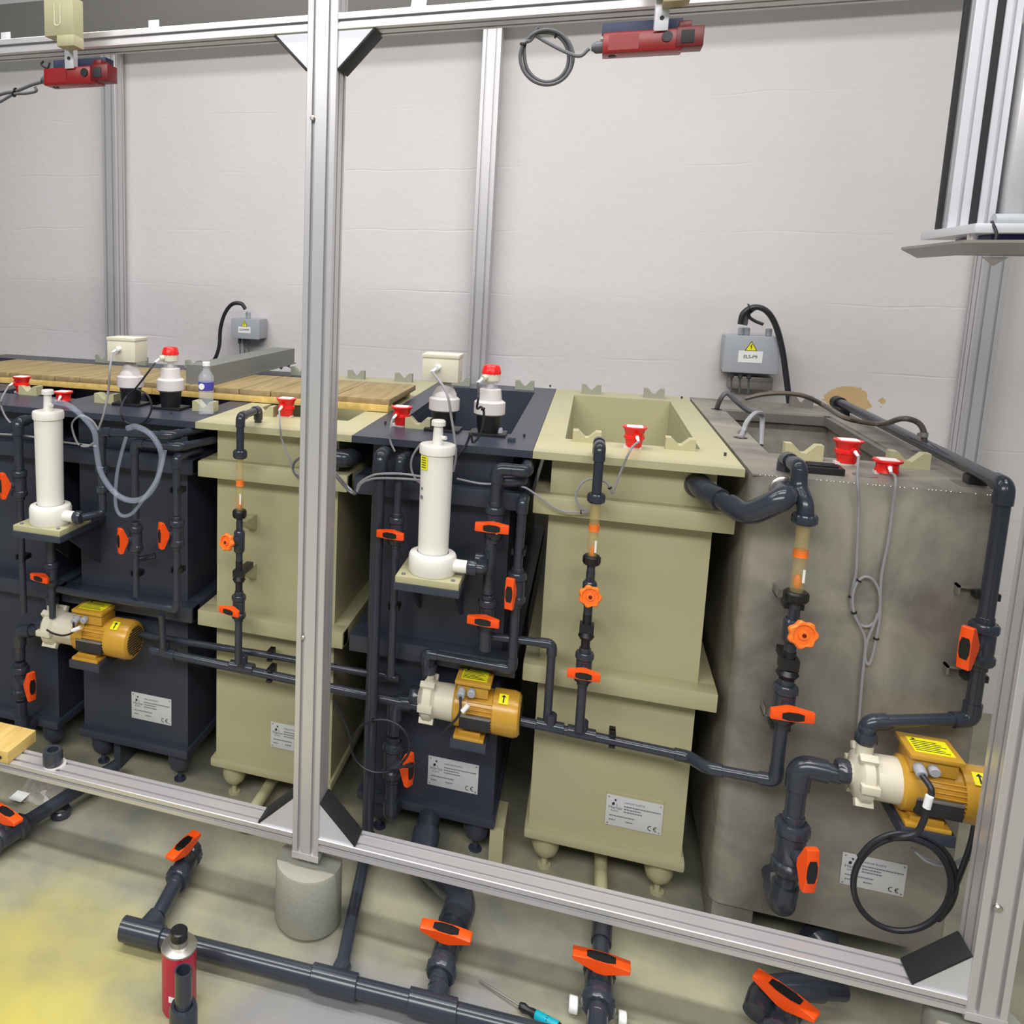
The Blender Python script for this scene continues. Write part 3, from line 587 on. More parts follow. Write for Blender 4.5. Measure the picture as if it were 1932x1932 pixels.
t = thing('union_coupling', 'dark union coupling on the riser behind the clear hose', 'pipe fitting', (xn, YL, L(192, 890).z))
for yy, rr in ((885, 0.025), (922, 0.023)): b = MB(); unut(b, (xn, YL, L(192, yy).z), Z_, rr, 0.026); b.build('union_nut', 'pvc', t)
MB().cyl((xn, YL, L(192, 885).z), (xn, YL, L(192, 922).z), 0.017, n=18).build('coupling_body', 'pvc', t)
xe = L(255, 930).x
piperun('dark pipe bent along the slate collar behind the clear hose', [V(L(372, 828).x, 2.50, L(338, 842).z), V(L(338, 843).x, YL, L(338, 843).z), V(xe, YL, L(256, 836).z), V(xe, YL, L(255, 978).z)], 0.0135)
valve('open ball valve with upright orange lever, the left of two under the clear hose', (xe, YL, L(256, 1015).z), Z_, V(-0.55, -0.85, 0), 0.98, True)
piperun('dark drop pipe below the left of the two open valves', [V(xe, YL, L(256, 1045).z), V(xe, YL, L(258, 1125).z)], 0.0115, clips=((V(xe, YL, L(257, 1082).z), Z_),))
xf = L(333, 930).x
piperun('dark pipe with an elbow coming forward under the slate rim', [V(xf+0.02, 2.458, L(338, 860).z), V(xf, YL, L(334, 863).z), V(xf, YL, L(333, 972).z)], 0.0135, clips=((V(xf, YL, L(333, 925).z), Z_),))
valve('open ball valve with upright orange lever, the right of two under the clear hose', (xf, YL, L(332, 1005).z), Z_, V(-0.55, -0.85, 0), 1.0, True)
piperun('dark drop pipe and long horizontal pipe along the left slate collar', [V(xf, YL, L(331, 1035).z), V(xf, YL, L(328, 1150).z), V(L(110, 1105).x, YL, L(328, 1150).z+0.004)], 0.0125, clips=((V(xf, YL, L(330, 1075).z), Z_),))
piperun('short dark pipe between the collar pipe and the header pipes', [L(305, 1160), V(L(305, 1160).x, YH-0.02, L(310, 1225).z)], 0.0115)
tag(MB().cyl(L(262, 1055, 2.40), L(293, 1048, 2.42), 0.010, n=14).build('pipe_stub', 'pvc'), 'tilted dark pipe stub on the slate tank between the two open valves', 'pipe')
# left pump suction
xs = L(24, 1260).x
piperun('thick dark suction elbow pipe feeding the left pump', [L(92, 1190, YP), V(xs, YP, L(24, 1188, YP).z), V(xs, YP, L(24, 1240, YP).z)], 0.021)
valve('open ball valve with upright orange lever left of the left pump', (xs, YP, L(22, 1280, YP).z), Z_, V(1, -0.35, 0), 1.3, True, hs=0.95)
piperun('thick dark pipe and elbow under the far left open valve', [V(xs, YP, L(22, 1318, YP).z), V(xs, YP, L(24, 1372, YP).z), V(xs, 2.458, L(24, 1372, YP).z)], 0.021)
# thick overflow between beige and steel tanks
piperun('thick dark overflow pipe dipping between the beige tank and the steel tank', [V(at(1316, 915, 2.44).x, 2.459, at(1316, 915, 2.44).z), at(1328, 925, 2.40), at(1412, 972, 2.26), at(1480, 940, 2.22), V(at(1470, 925, 2.34).x+0.01, 2.349, at(1470, 922, 2.34).z)], 0.0245)
q = at(1470, 922, 2.345)
tag(MB().lathe((q.x+0.01, 2.350, q.z), -Y_, [(0, 0), (0, 0.034), (0.008, 0.034), (0.010, 0.030), (0.022, 0.028), (0.022, 0)], 32).build('pipe_flange', 'zinc'), 'shiny round steel flange where the thick overflow pipe meets the steel tank', 'flange')
tag(MB().lathe((at(1316, 915, 2.46).x, 2.46, at(1316, 915, 2.46).z), -Y_, [(0, 0), (0, 0.036), (0.006, 0.036), (0.016, 0.030), (0.016, 0)], 28).build('pipe_flange', 'pvc'), 'dark round flange where the thick overflow pipe leaves the beige tank', 'flange')
# overflow elbow visible beside the post on slate tank 4
q = at(655, 866, 2.42)
piperun('dark bulbous pipe end under the slate rim directly right of the centre post', [q+V(-0.15, 0.02, 0), q, q+V(0.0, 0.07, 0)], 0.024)
# steel tank right pipe
XR = 0.972; YR = 2.30; zr = 1.434
piperun('long dark pipe along the top of the steel tank, turning down its front', [V(0.975, 3.72, zr+0.004), V(XR, YR, zr), V(XR, YR, zat(1862, 1178, YR))], 0.0175, clips=())
t = thing('pipe_support', 'black pipe support on the steel tank near its front right corner', 'bracket', (0.97, 2.47, RZ))
MB().box(0.952, 1.0-0.005, 2.44, 2.48, RZ, RZ+0.026, 0.003).build('saddle', 'black', t); MB().box(0.930, 0.997, 2.42, 2.49, RZ, RZ+0.003).build('foot_plate', 'galv', t)
t = thing('pipe_support', 'black pipe support at the back end of the pipe on the steel tank', 'bracket', (0.97, 3.66, RZ))
MB().box(0.945, 0.985, 3.60, 3.70, RZ, RZ+0.03, 0.003).cyl((0.975, 3.70, zr), (0.975, 3.76, zr), 0.026, n=20).build('saddle', 'black', t)
valve('open ball valve with upright orange lever at the far right of the steel tank', (XR, YR, zat(1856, 1214, YR)), Z_, V(-0.75, -0.7, 0), 1.2, True)
zb3 = zat(1836, 1358, YR); Y5 = 2.24
x5 = at(1633, 1400, Y5).x
piperun('dark pipe from the right-hand valve bending left to the right pump outlet', [V(XR, YR, zat(1852, 1250, YR)), V(XR, YR, zb3), V(x5, Y5, at(1636, 1362, Y5).z), V(x5, Y5, at(1632, 1425, Y5).z)], 0.0165)
for y, lab in ((1118, 'brass angle bracket with black clamp on the right-hand pipe, above its valve'), (1275, 'brass angle bracket with black clamp on the right-hand pipe, below its valve'),):
    q = at(1850, y, YR)
    t = thing('pipe_clamp', lab, 'bracket', (XR, 2.33, q.z))
    MB().box(XR-0.055, XR+0.005, 2.325, 2.35, q.z-0.002, q.z+0.003).box(XR-0.055, XR-0.05, 2.325, 2.35, q.z-0.02, q.z+0.003).build('angle', 'galv', t)
    MB().obox((XR, YR+0.016, q.z-0.010), X_, Y_, Z_, 0.027, 0.014, 0.009, 0.002).build('clamp', 'black', t)
for (x, y), lab in (((1497, 1132), 'brass angle bracket behind the union under the steel tank flow meter'), ((1478, 1362), 'brass angle bracket behind the drop pipe, above the thick elbow of the steel tank')):
    q = at(x, y, Y3)
    t = thing('pipe_clamp', lab, 'bracket', (X3, 2.33, q.z))
    MB().box(X3-0.036, X3+0.03, 2.30, 2.35, q.z-0.012, q.z-0.009).box(X3-0.036, X3-0.033, 2.30, 2.35, q.z-0.012, q.z+0.010).build('angle', 'galv', t)
    MB().obox((X3, Y3+0.024, q.z-0.02), X_, Y_, Z_, 0.024, 0.020, 0.008, 0.002).build('clamp', 'black', t)
# right pump suction
YS = 2.22; xk = at(1500, 1520, YS).x
piperun('thick dark suction elbow pipe feeding the right pump', [at(1585, 1462, YS), V(xk, YS, at(1585, 1462, YS).z+0.006), V(xk, YS, zat(1500, 1540, YS))], 0.0235)
valve('open ball valve with upright orange lever below the right pump suction', (xk, YS, zat(1494, 1598, YS)), Z_, V(0.35, -1, 0), 1.6, True, hs=0.84)
piperun('thick dark pipe turning into the lower front of the steel tank', [V(xk, YS, zat(1490, 1650, YS)), V(xk-0.004, YS, zat(1484, 1715, YS)), V(xk-0.004, 2.36, zat(1484, 1712, YS))], 0.0265)
t = thing('hose_tail', 'small grey fitting with a pale cap beside the thick elbow of the steel tank', 'pipe fitting', at(1462, 1680, 2.28))
MB().cyl(at(1462, 1665, 2.28), at(1465, 1700, 2.28), 0.010, n=14).build('tail', 'pvc', t); MB().cyl(at(1461, 1650, 2.28), at(1461, 1662, 2.28), 0.010, n=14).build('cap', 'galv', t)
# ------------------------------------------------------------ pumps
def pump(label, xm, z, Y, motor_len, head_x0, boxang=0.0, variant=0, back=0.10):
    # xm: left end of the motor (world x), head to its left
    R = 0.066
    t = thing('centrifugal_pump', label, 'pump', (xm, Y, z))
    x1 = xm+motor_len
    b = MB().lathe((xm, Y, z), X_, [(0, 0), (0, R*0.90), (0.006, R), (motor_len*0.22, R*0.97)], 40)
    b.lathe((xm, Y, z), X_, [(motor_len*0.20, R*0.90), (motor_len*0.62, R*0.90)], 40)
    b.build('motor_frame', 'motor', t)
    b = MB()
    for i in range(36):
        a = 2*math.pi*i/36; d = V(0, math.sin(a), math.cos(a))
        if d.z > 0.75: continue
        b.obox(V(xm+motor_len*0.42, Y, z)+d*R*0.94, X_, d, X_.cross(d), motor_len*0.22, R*0.07, 0.0013)
    b.build('cooling_fins', 'motor', t)
    MB().lathe((xm+motor_len*0.60, Y, z), X_, [(0, R*0.93), (0, R*1.04), (motor_len*0.30, R*1.06), (motor_len*0.37, R*1.0), (motor_len*0.40, R*0.86), (motor_len*0.40, 0)], 44).build('fan_cover', 'motor', t)
    b = MB()
    for i in range(-5, 6):
        hh = i*R*0.14; wd = math.sqrt(max(0, (R*0.78)**2-hh*hh)); b.obox((x1+0.0008, Y, z+hh), Y_, Z_, X_, wd, 0.0022, 0.0008)
    b.build('fan_grille', 'ink', t)
    MB().box(xm+motor_len*0.12, xm+motor_len*0.58, Y-R*0.50-0.035, Y-R*0.5, z-R*0.62, z-R*0.05, 0.002).build('rating_block', 'ink', t)
    MB().box(xm+motor_len*0.12, xm+motor_len*0.58, Y-R*0.5-0.036, Y-R*0.5-0.001, z-R*0.05, z+R*0.06, 0.001).build('rating_ledge', 'galv', t)
    MB().box(xm+motor_len*0.04, xm+motor_len*0.50, Y-R*1.0, Y+R*0.9, z-R*1.22, z-R*1.05, 0.003).box(xm+motor_len*0.10, xm+motor_len*0.44, Y-R*0.8, Y+R*0.7, z-R*1.08, z-R*0.85, 0.003).build('mounting_foot', 'motor', t)
    # terminal box
    bx0, bx1 = xm+motor_len*0.02, xm+motor_len*0.56; by0, by1 = Y-0.052, Y+0.052; bz = z+R*0.80
    MB().box(bx0+0.008, bx1-0.008, by0+0.008, by1-0.008, bz, bz+0.042, 0.003).build('terminal_box', 'motor', t)
    lid = MB().box(bx0, bx1, by0-0.004, by1+0.004, bz+0.040, bz+0.052, 0.004).build('box_lid', 'motor', t)
    MB().box(bx0+0.016, bx1-0.014, by0+0.016, by1-0.018, bz+0.052, bz+0.0528).build('warning_label', 'yellow', t)
    b = MB()
    for i in range(6): b.box(bx0+0.020, bx1-0.022-0.008*(i % 3), by0+0.024+i*0.009, by0+0.027+i*0.009, bz+0.0528, bz+0.0532)
    b.cyl((bx0+0.03, by1-0.026, bz+0.0528), (bx0+0.03, by1-0.026, bz+0.0533), 0.004, n=12).build('label_print', 'ink', t)
    gx = [bx0+0.022, bx0+0.052]
    for i, g in enumerate(gx):
        MB().cyl((g, by0+0.008, bz+0.020), (g, by0-0.012-0.010*(i == 0), bz+0.018-0.006*(i == 0)), 0.0125, n=14, bev=0.002).build('cable_gland', 'ltgrey', t)
    # arrow label on the fan cover
    MB().prism([(0, -0.017), (0.028, -0.017), (0.028, 0.017), (0, 0.017)], V(xm+motor_len*0.68, Y, z)+V(0, -0.5, 0.866)*(R*1.055), X_, V(0, 0.866, 0.5), V(0, -0.5, 0.866)*0.0012).build('arrow_label', 'yellow', t)
    MB().prism([(0.012, -0.013), (0.016, -0.013), (0.016, 0.006), (0.021, 0.006), (0.014, 0.014), (0.007, 0.006), (0.012, 0.006)], V(xm+motor_len*0.68, Y, z)+V(0, -0.5, 0.866)*(R*1.055+0.0012), X_, V(0, 0.866, 0.5), V(0, -0.5, 0.866)*0.0006).build('arrow_mark', 'ink', t)
    # pump head
    hl = xm-head_x0
    MB().lathe((xm, Y, z), -X_, [(0, 0), (0, R*0.86), (hl*0.50, R*0.84), (hl*0.56, R*0.92), (hl*0.60, R*1.02), (hl*0.82, R*1.02), (hl*0.90, R*0.86), (hl*0.95, R*0.5), (hl, R*0.42), (hl, 0)], 40).build('pump_head', 'cream', t)
    b = MB().lathe((xm-hl*0.62, Y, z), -X_, [(0, R*0.9), (0, R*1.035), (hl*0.20, R*1.035), (hl*0.20, R*0.9)], 40)
    for i in range(6):
        a = math.pi/6+i*math.pi/3; d = V(0, math.sin(a), math.cos(a))
        b.obox(V(xm-hl*0.72, Y, z)+d*R*1.02, X_, d, X_.cross(d), hl*0.20, R*0.15, R*0.16, 0.003)
    b.build('flange_lugs', 'cream', t)
    MB().cyl((head_x0+0.028, Y, z), (head_x0+0.028, Y, z+R*1.35), 0.019, n=20).build('outlet_neck', 'cream', t)
    b = MB(); unut(b, (head_x0+0.028, Y, z+R*1.50), Z_, 0.025, 0.028); b.build('union_nut', 'pvc', t); b = MB(); unut(b, (head_x0-0.012, Y, z), X_, 0.030, 0.034); b.build('union_nut', 'pvc', t)
    MB().cyl((head_x0+0.028, Y, z+R*1.6), (head_x0+0.028, Y, z+R*1.6+0.018), 0.017, n=18).build('end_socket', 'pvc', t)
    MB().box(xm+motor_len*0.0, xm+motor_len*0.54, Y-R*1.05, Y+back, z-R*1.22-0.030, z-R*1.22, 0.002).build('shelf', 'slate', t)
    return t, gx[0], by0-0.022, bz+0.012
# middle pump
c = at(925, 1362, 2.31)
pm = at(862, 1340, 2.31); pe = at(981, 1372, 2.37); ph = at(790, 1328, 2.37)
P2 = pump('ochre motor pump with a cream head on the slate tank right of the centre post', at(855, 1340, YP-0.03).x, zat(925, 1355, YP-0.05), YP, pe.x-at(855, 1340, YP-0.03).x, at(790, 1325, YP).x)
pe1 = at(256, 1222, YP); m1 = at(142, 1210, YP-0.03)
P1 = pump('ochre motor pump with a cream head on the slate tank at the left', m1.x, zat(205, 1213, YP-0.05), YP, pe1.x-m1.x, at(88, 1195, YP).x)
m3 = at(1697, 1490, YS-0.03)
P3 = pump('ochre motor pump with a cream head in front of the steel tank', m3.x, zat(1760, 1505, YS-0.05), YS, 0.212, at(1600, 1468, YS).x, back=0.12)
MB().lathe((m3.x+0.212, YS, P3[0].location.z), X_, [(0, 0.066), (0, 0.074), (0.003, 0.074), (0.003, 0)], 8).build('end_guard', 'black', P3[0])
# ------------------------------------------------------------ filter columns
def filter_col(label, cx_px, ytop, yneck_top, ycap, ybase_t, ybase_b, Y, r, plate_px, outlet=1):
    ax = at(cx_px[0], ycap, Y); bx = at(cx_px[1], ybase_b, Y); x = (ax.x+bx.x)/2
    zcap = zat(cx_px[0], ycap, Y); zb = zat(cx_px[1], ybase_b, Y); zn = zat(cx_px[0], yneck_top, Y); zbt = zat(cx_px[1], ybase_t, Y)
    t = thing('filter_column', label, 'filter', (x, Y, zb))
    MB().lathe((x, Y, zbt-0.01), Z_, [(0, 0), (0, r*0.95), (zcap-zbt-0.01, r), (zcap-zbt-0.01, 0)], 40).build('column', 'white', t)
    MB().lathe((x, Y, zcap-0.030), Z_, [(0, r), (0.004, r*1.10), (0.024, r*1.12), (0.030, r*1.07), (0.030, 0)], 40).build('cap', 'white', t)
    MB().lathe((x, Y, zcap), Z_, [(0, r*0.34), (zn-zcap-0.016, r*0.28), (zn-zcap-0.016, r*0.44), (zn-zcap-0.004, r*0.44), (zn-zcap, r*0.38), (zn-zcap, 0)], 24).cyl((x+r*0.25, Y-0.006, zcap+0.022), (x+r*0.55, Y-0.012, zcap+0.022), 0.006, n=10).build('vent_neck', 'white', t)
    MB().lathe((x, Y, zb), Z_, [(0, 0), (0, r*1.42), (0.006, r*1.50), (zbt-zb-0.012, r*1.50), (zbt-zb-0.004, r*1.42), (zbt-zb, r*1.0)], 44).build('base', 'white', t)
    oz = (zb+zbt)/2
    MB().cyl((x+r*1.2, Y-0.01, oz), (x+r*2.3, Y-0.01, oz), 0.019, n=20).build('outlet', 'white', t)
    b = MB(); unut(b, (x+r*2.5, Y-0.01, oz), X_, 0.023, 0.028); b.build('outlet_nut', 'pvc', t)
    return t, x, zb, V(x+r*2.5+0.012, Y-0.01, oz)
YF = 2.27
f2, fx2, fz2, o2 = filter_col('white filter column with a yellow sticker on the slate tank right of the post', (824, 817), 790, 792, 838, 1040, 1078, YF, 0.047, None)
f1, fx1, fz1, o1 = filter_col('white filter column on the slate tank at the left, with clear hose at its top', (90, 97), 735, 735, 775, 950, 985, YF, 0.047, None)
MB().prism([(-0.012, 0), (0.014, 0), (0.014, 0.040), (-0.012, 0.040)], (fx2-0.030, YF-0.0375, zat(798, 880, YF)), V(0.80, -0.60, 0), Z_, V(-0.60, -0.80, 0)*0.0015).build('yellow_sticker', 'yellow', f2)
piperun('short dark pipe joining the right filter outlet to the vertical tee', [o2, V(o2.x+0.02, o2.y, o2.z), V(XG2-0.018, YG-0.004, o2.z)], 0.0150, els=(), tees=((V(XG2, YG, o2.z), Z_, -X_),))
piperun('dark pipe with two bends under the slate rim, right of the left filter', [o1, V(xn, YL, o1.z), V(xn, YL, L(192, 815).z), V(L(322, 822).x, YL, L(322, 822).z), V(L(350, 800).x, 2.458, L(322, 818).z)], 0.0135, els=(2, 3))
b = MB()
for i in range(5): b.prism([(-0.008, 0), (0.009, 0), (0.009, 0.002), (-0.008, 0.002)], (fx2-0.031, YF-0.0386, zat(798, 880, YF)+0.006+i*0.007), V(0.80, -0.60, 0), Z_, V(-0.60, -0.80, 0)*0.001)
b.build('sticker_print', 'ink', f2)
for z_, s_ in ((zat(796, 935, YF), 0.010), (zat(796, 918, YF), 0.007)): MB().prism([(-s_/2, 0), (s_/2, 0), (s_/2, s_), (-s_/2, s_)], (fx2-0.034, YF-0.0335, z_), V(0.75, -0.66, 0), Z_, V(-0.66, -0.75, 0)*0.001).build('printed_mark', 'inkg', f2)
def shelf(label, x, zb, xl, xr):
    t = thing('filter_shelf', label, 'shelf', (x, 2.46, zb-0.04))
    MB().box(xl, xr, 2.195, 2.375, zb-0.020, zb, 0.0015).build('beige_plate', 'beige', t)
    MB().box(xl-0.003, xr+0.003, 2.192, 2.46, zb-0.042, zb-0.020, 0.0015).build('support_plate', 'slate', t)
    for sx, sy in ((xl+0.02, 2.215), (xr-0.02, 2.215)): MB().cyl((sx, sy, zb), (sx, sy, zb+0.004), 0.006, n=12).build('screw', 'inkg', t)
    for sx in (xl+0.02, xr-0.03): MB().prism([(0, 0), (-0.20, 0), (0, -0.16)], (sx, 2.46, zb-0.042), Y_, Z_, X_*0.010).build('gusset_web', 'slate', t)
    return t
shelf('beige and slate shelf carrying the white filter column right of the post', fx2, fz2, at(746, 1075, 2.195).x, at(866, 1092, 2.195).x)
shelf('beige and slate shelf carrying the white filter column at the left', fx1, fz1, at(24, 978, 2.195).x, at(112, 992, 2.195).x)
# ------------------------------------------------------------ things on the rims
def sensor(label, x, y, face, tall=True, s=1.0):     # red level-sensor head; x, y px of its base on the rim
    q = atz(x, y, RZ); t = thing('level_sensor', label, 'sensor', q)
    H = 0.062*s if tall else 0.034*s; o = q+Z_*0.006
    MB().cyl(q, q+Z_*0.008, 0.020*s, n=16).obox(q+V(-0.004, 0, 0.004), X_, Y_, Z_, 0.026*s, 0.012*s, 0.004).build('mount', 'whiteg', t)
    prof = [(0, 0), (0, 0.022*s), (H*0.38, 0.026*s), (H*0.42, 0.030*s), (H*0.55, 0.030*s), (H*0.60, 0.026*s), (H*0.85, 0.030*s), (H*0.95, 0.036*s), (H, 0.036*s), (H, 0)] if tall else [(0, 0), (0, 0.030*s), (H*0.3, 0.027*s), (H*0.7, 0.027*s), (H*0.85, 0.036*s), (H, 0.036*s), (H, 0)]
    MB().lathe(o, Z_, prof, 32).build('housing', 'red', t)
    MB().box(o.x-0.023*s, o.x+0.023*s, o.y-0.020*s, o.y+0.020*s, o.z+H, o.z+H+0.0015).build('top_label', 'whites', t)
    f = Vector(face).normalized(); g = o+Z_*H*0.62+f*0.024*s
    MB().lathe(g, f+V(0, 0, -0.25), [(0, 0), (0, 0.010), (0.010, 0.009), (0.010, 0)], 16).build('gland', 'red', t)
    MB().cyl(g+(f+V(0, 0, -0.3))*0.008, g+(f+V(0, 0, -0.5))*0.028, 0.0055, 0.0035, n=10).build('cable_boot', 'whites', t)
    return g+(f+V(0, 0, -0.5))*0.026
S1 = sensor('red level sensor on the slate tank at the left picture edge', 42, 742, (-0.8, -0.8, 0))
S2 = sensor('low red level sensor just behind the left filter neck', 120, 758, (0.3, -1, 0), False)
S3 = sensor('red level sensor on the beige tank left of the centre post', 540, 787, (-0.15, -1, 0))
S4 = sensor('red level sensor on the slate tank just right of the centre post', 757, 804, (-0.4, -1, 0))
S5 = sensor('red level sensor in front of the empty opening of the beige tank', 1195, 846, (0.2, -1, 0))
S6 = sensor('tall red level sensor on the steel tank, left of the low one', 1596, 876, (0.3, -1, 0), s=1.06)
S7 = sensor('low red level sensor on the steel tank near its right-hand rest', 1672, 894, (-0.1, -1, 0), False, s=1.0)
def dosing(label, x, y, kind):
    q = atz(x, y, RZ); t = thing('dosing_unit', label, 'dosing unit', q)
    MB().box(q.x-0.058, q.x+0.058, q.y-0.040, q.y+0.045, RZ, RZ+0.010, 0.002).build('base_flange', 'black', t)
    MB().lathe(q+Z_*0.010, Z_, [(0, 0), (0, 0.034), (0.020, 0.038), (0.055, 0.040), (0.060, 0.030), (0.060, 0)], 28).build('black_socket', 'black', t)
    z = 0.066
    MB().lathe(q+Z_*z, Z_, [(0, 0), (0, 0.042), (0.005, 0.050), (0.042, 0.050), (0.048, 0.042), (0.048, 0)], 36, 0.03).build('white_nut', 'whiteg', t)
    z += 0.048
    if kind == 'box':
        MB().lathe(q+Z_*z, Z_, [(0, 0), (0, 0.040), (0.012, 0.038), (0.040, 0.022), (0.046, 0.020), (0.046, 0)], 28).build('reducer', 'whiteg', t)
        z += 0.052; x0 = q.x-0.060
        e = MB().box(q.x-0.070, q.x+0.048, q.y-0.045, q.y+0.040, RZ+z, RZ+z+0.078, 0.003).build('enclosure', 'cream', t)
        MB().box(q.x-0.072, q.x+0.050, q.y-0.047, q.y+0.042, RZ+z+0.078, RZ+z+0.090, 0.002).build('enclosure_lid', 'cream', t)
        g = V(q.x-0.014, q.y-0.047, RZ+z+0.050)
        MB().cyl(g, g+V(-0.006, -0.016, -0.004), 0.009, n=14).build('gland', 'whites', t)
        MB().cyl(g+V(-0.005, -0.014, -0.004), g+V(-0.020, -0.022, -0.016), 0.005, n=10).build('cable_boot', 'whites', t)
        return g+V(-0.018, -0.021, -0.014)
    MB().lathe(q+Z_*z, Z_, [(0, 0), (0, 0.038), (0.036, 0.034), (0.038, 0.024), (0.038, 0)], 28).build('reducer', 'whiteg', t)
    z += 0.036
    MB().lathe(q+Z_*z, Z_, [(0, 0.024), (0.026, 0.025)], 24).build('clear_neck', 'clear', t)
    MB().lathe(q+Z_*(z), Z_, [(0, 0), (0, 0.012), (0.026, 0.012), (0.026, 0)], 16).build('spindle', 'whiteg', t)
    z += 0.024
    MB().lathe(q+Z_*z, Z_, [(0, 0), (0, 0.024), (0.004, 0.029), (0.026, 0.029), (0.026, 0)], 28).build('white_collar', 'cream', t)
    z += 0.026
    b = MB(); b.lathe(q+Z_*z, Z_, [(0, 0), (0, 0.031), (0.006, 0.031), (0.024, 0.026), (0.028, 0.022), (0.026, 0.012), (0.026, 0)], 28, 0.06); b.build('red_knob', 'red', t)
    g = q+V(-0.014, -0.026, z-0.010)
    MB().cyl(g, g+V(-0.008, -0.014, -0.003), 0.010, n=14).build('gland', 'cream', t)
    MB().cyl(g+V(-0.008, -0.012, -0.003), g+V(-0.022, -0.022, -0.018), 0.005, n=10).build('cable_boot', 'whites', t)
    return g+V(-0.021, -0.021, -0.017)
D1 = dosing('dosing unit with a cream box on top, on the slate tank at the left', 247, 764, 'box')
D2 = dosing('dosing unit with a red knob on the left slate tank, beside the bottle', 322, 771, 'knob')
D3 = dosing('dosing unit with a cream box on top, on the slate tank right of the post', 836, 812, 'box')
D4 = dosing('dosing unit with a red knob on the slate tank right of the post', 921, 820, 'knob')
q = atz(942, 822, RZ)
tag(MB().lathe(q, Z_, [(0, 0), (0, 0.010), (0.022, 0.010), (0.026, 0.008), (0.026, 0)], 14).build('plastic_cylinder', 'ltgrey'), 'small pale cylinder cap beside the right-hand red-knob dosing unit', 'cap')
q = atz(965, 833, RZ)
tag(MB().box(q.x-0.012, q.x+0.012, q.y-0.010, q.y+0.012, RZ, RZ+0.014, 0.002).build('terminal_block', 'slate'), 'small dark block on the front rim right of the red-knob dosing unit', 'block')
q = atz(1555, 893, RZ); t = thing('tray_cover', 'black slotted plastic cover on the steel tank beside the looping pipe', 'cover', q)
MB().box(q.x-0.050, q.x+0.044, q.y-0.022, q.y+0.045, RZ, RZ+0.020, 0.004).build('shell', 'black', t)
b = MB()
for i in range(3): b.box(q.x-0.044+0.002*i, q.x+0.030, q.y-0.012+i*0.018, q.y-0.004+i*0.018, RZ+0.020, RZ+0.024, 0.001)
b.build('ribs', 'black', t)
# water bottle
q = atz(389, 782, RZ)
t = thing('water_bottle', 'small clear water bottle with a violet label standing on the tank rim', 'bottle', q)
hb = 0.178
MB().lathe(q, Z_, [(0, 0), (0, 0.022), (0.004, 0.027), (0.10, 0.026), (0.118, 0.028), (0.138, 0.027), (0.158, 0.013), (0.165, 0.011), (hb, 0.011)], 28).build('bottle_body', 'clear', t)
MB().lathe(q+Z_*0.088, Z_, [(0, 0.0268), (0.030, 0.0284)], 28).build('label_band', 'blue', t)
MB().cyl(q+V(-0.004, -0.0268, 0.103), q+V(-0.004, -0.0292, 0.103), 0.011, n=16).build('label_badge', 'whites', t)
MB().lathe(q+Z_*(hb-0.004), Z_, [(0, 0), (0, 0.0135), (0.012, 0.0135), (0.014, 0.012), (0.014, 0)], 20).build('cap', 'whites', t)
# wooden boards
DY0, DY1 = 2.90, 3.33
b0, b1 = at(-60, 712, 2.92).x, -0.705
tag(MB().box(-2.75, -1.70, 2.868, 2.94, RZ+0.003, RZ+0.028, 0.001).build('wooden_batten', 'woodb'), 'pale pine batten under the boards at the left, behind the sensor caps', 'batten')
tag(MB().box(-1.698, -0.705, 2.868, 2.94, RZ+0.003, RZ+0.028, 0.001).build('wooden_batten', 'woodb'), 'pale pine batten under the boards around the centre post', 'batten')
tag(MB().box(-2.75, -0.72, 3.26, 3.31, RZ+0.003, RZ+0.025, 0.001).build('wooden_batten', 'woodb'), 'hidden rear pine batten carrying the boards', 'batten')
xs_ = [-2.74]
while xs_[-1] < -0.80: xs_.append(xs_[-1]+random.uniform(0.105, 0.135))
xs_[-1] = -0.700
ORD = ['first', 'second', 'third', 'fourth', 'fifth', 'sixth', 'seventh', 'eighth', 'ninth', 'tenth', 'eleventh', 'twelfth', 'thirteenth', 'fourteenth', 'fifteenth', 'sixteenth', 'seventeenth', 'eighteenth', 'nineteenth', 'twentieth', 'twenty-first', 'twenty-second']
BL = ['pine board on the tanks, %s from the right-hand end of the deck' % ORD[len(xs_)-2-i] for i in range(len(xs_))]
for i, (a, c_) in enumerate(zip(xs_, xs_[1:])):
    if c_-a < 0.03: continue
    tag(MB().box(a+0.002, c_-0.002, 2.868+random.uniform(-0.001, 0.008), 3.335, RZ+0.028, RZ+0.050, 0.0015).build('wooden_board', 'wood'), BL[i], 'board', 'pine boards laid side by side on the tanks')
# grey trough lying on the boards
xa = atz(397, 727, RZ+0.05); xb_ = atz(503, 700, RZ+0.05)
t = thing('sheet_metal_channel', 'long grey sheet-metal channel lying front to back across the boards', 'channel', (-1.40, 3.2, RZ+0.0505))
MB().prism([(0, 0), (0.012, 0), (0.012, 0.006), (0.004, 0.006), (0.004, 0.078), (-0.11, 0.078), (-0.11, 0)], (xa.x, xa.y, RZ+0.0505), X_, Z_, Y_*(3.86-xa.y)).build('channel', 'trough', t)
q = atz(540, 700, RZ+0.02); tag(MB().tube([q+V(-0.03, 0, 0.01), q+V(-0.02, 0.0, 0.03), q+V(0.0, 0.02, 0.028), q+V(0.02, 0.02, 0.02)], 0.008, 8).build('rag', 'whiteg'), 'pale crumpled rag on the back rim behind the boards', 'rag')
q = atz(739, 757, RZ+0.0505)
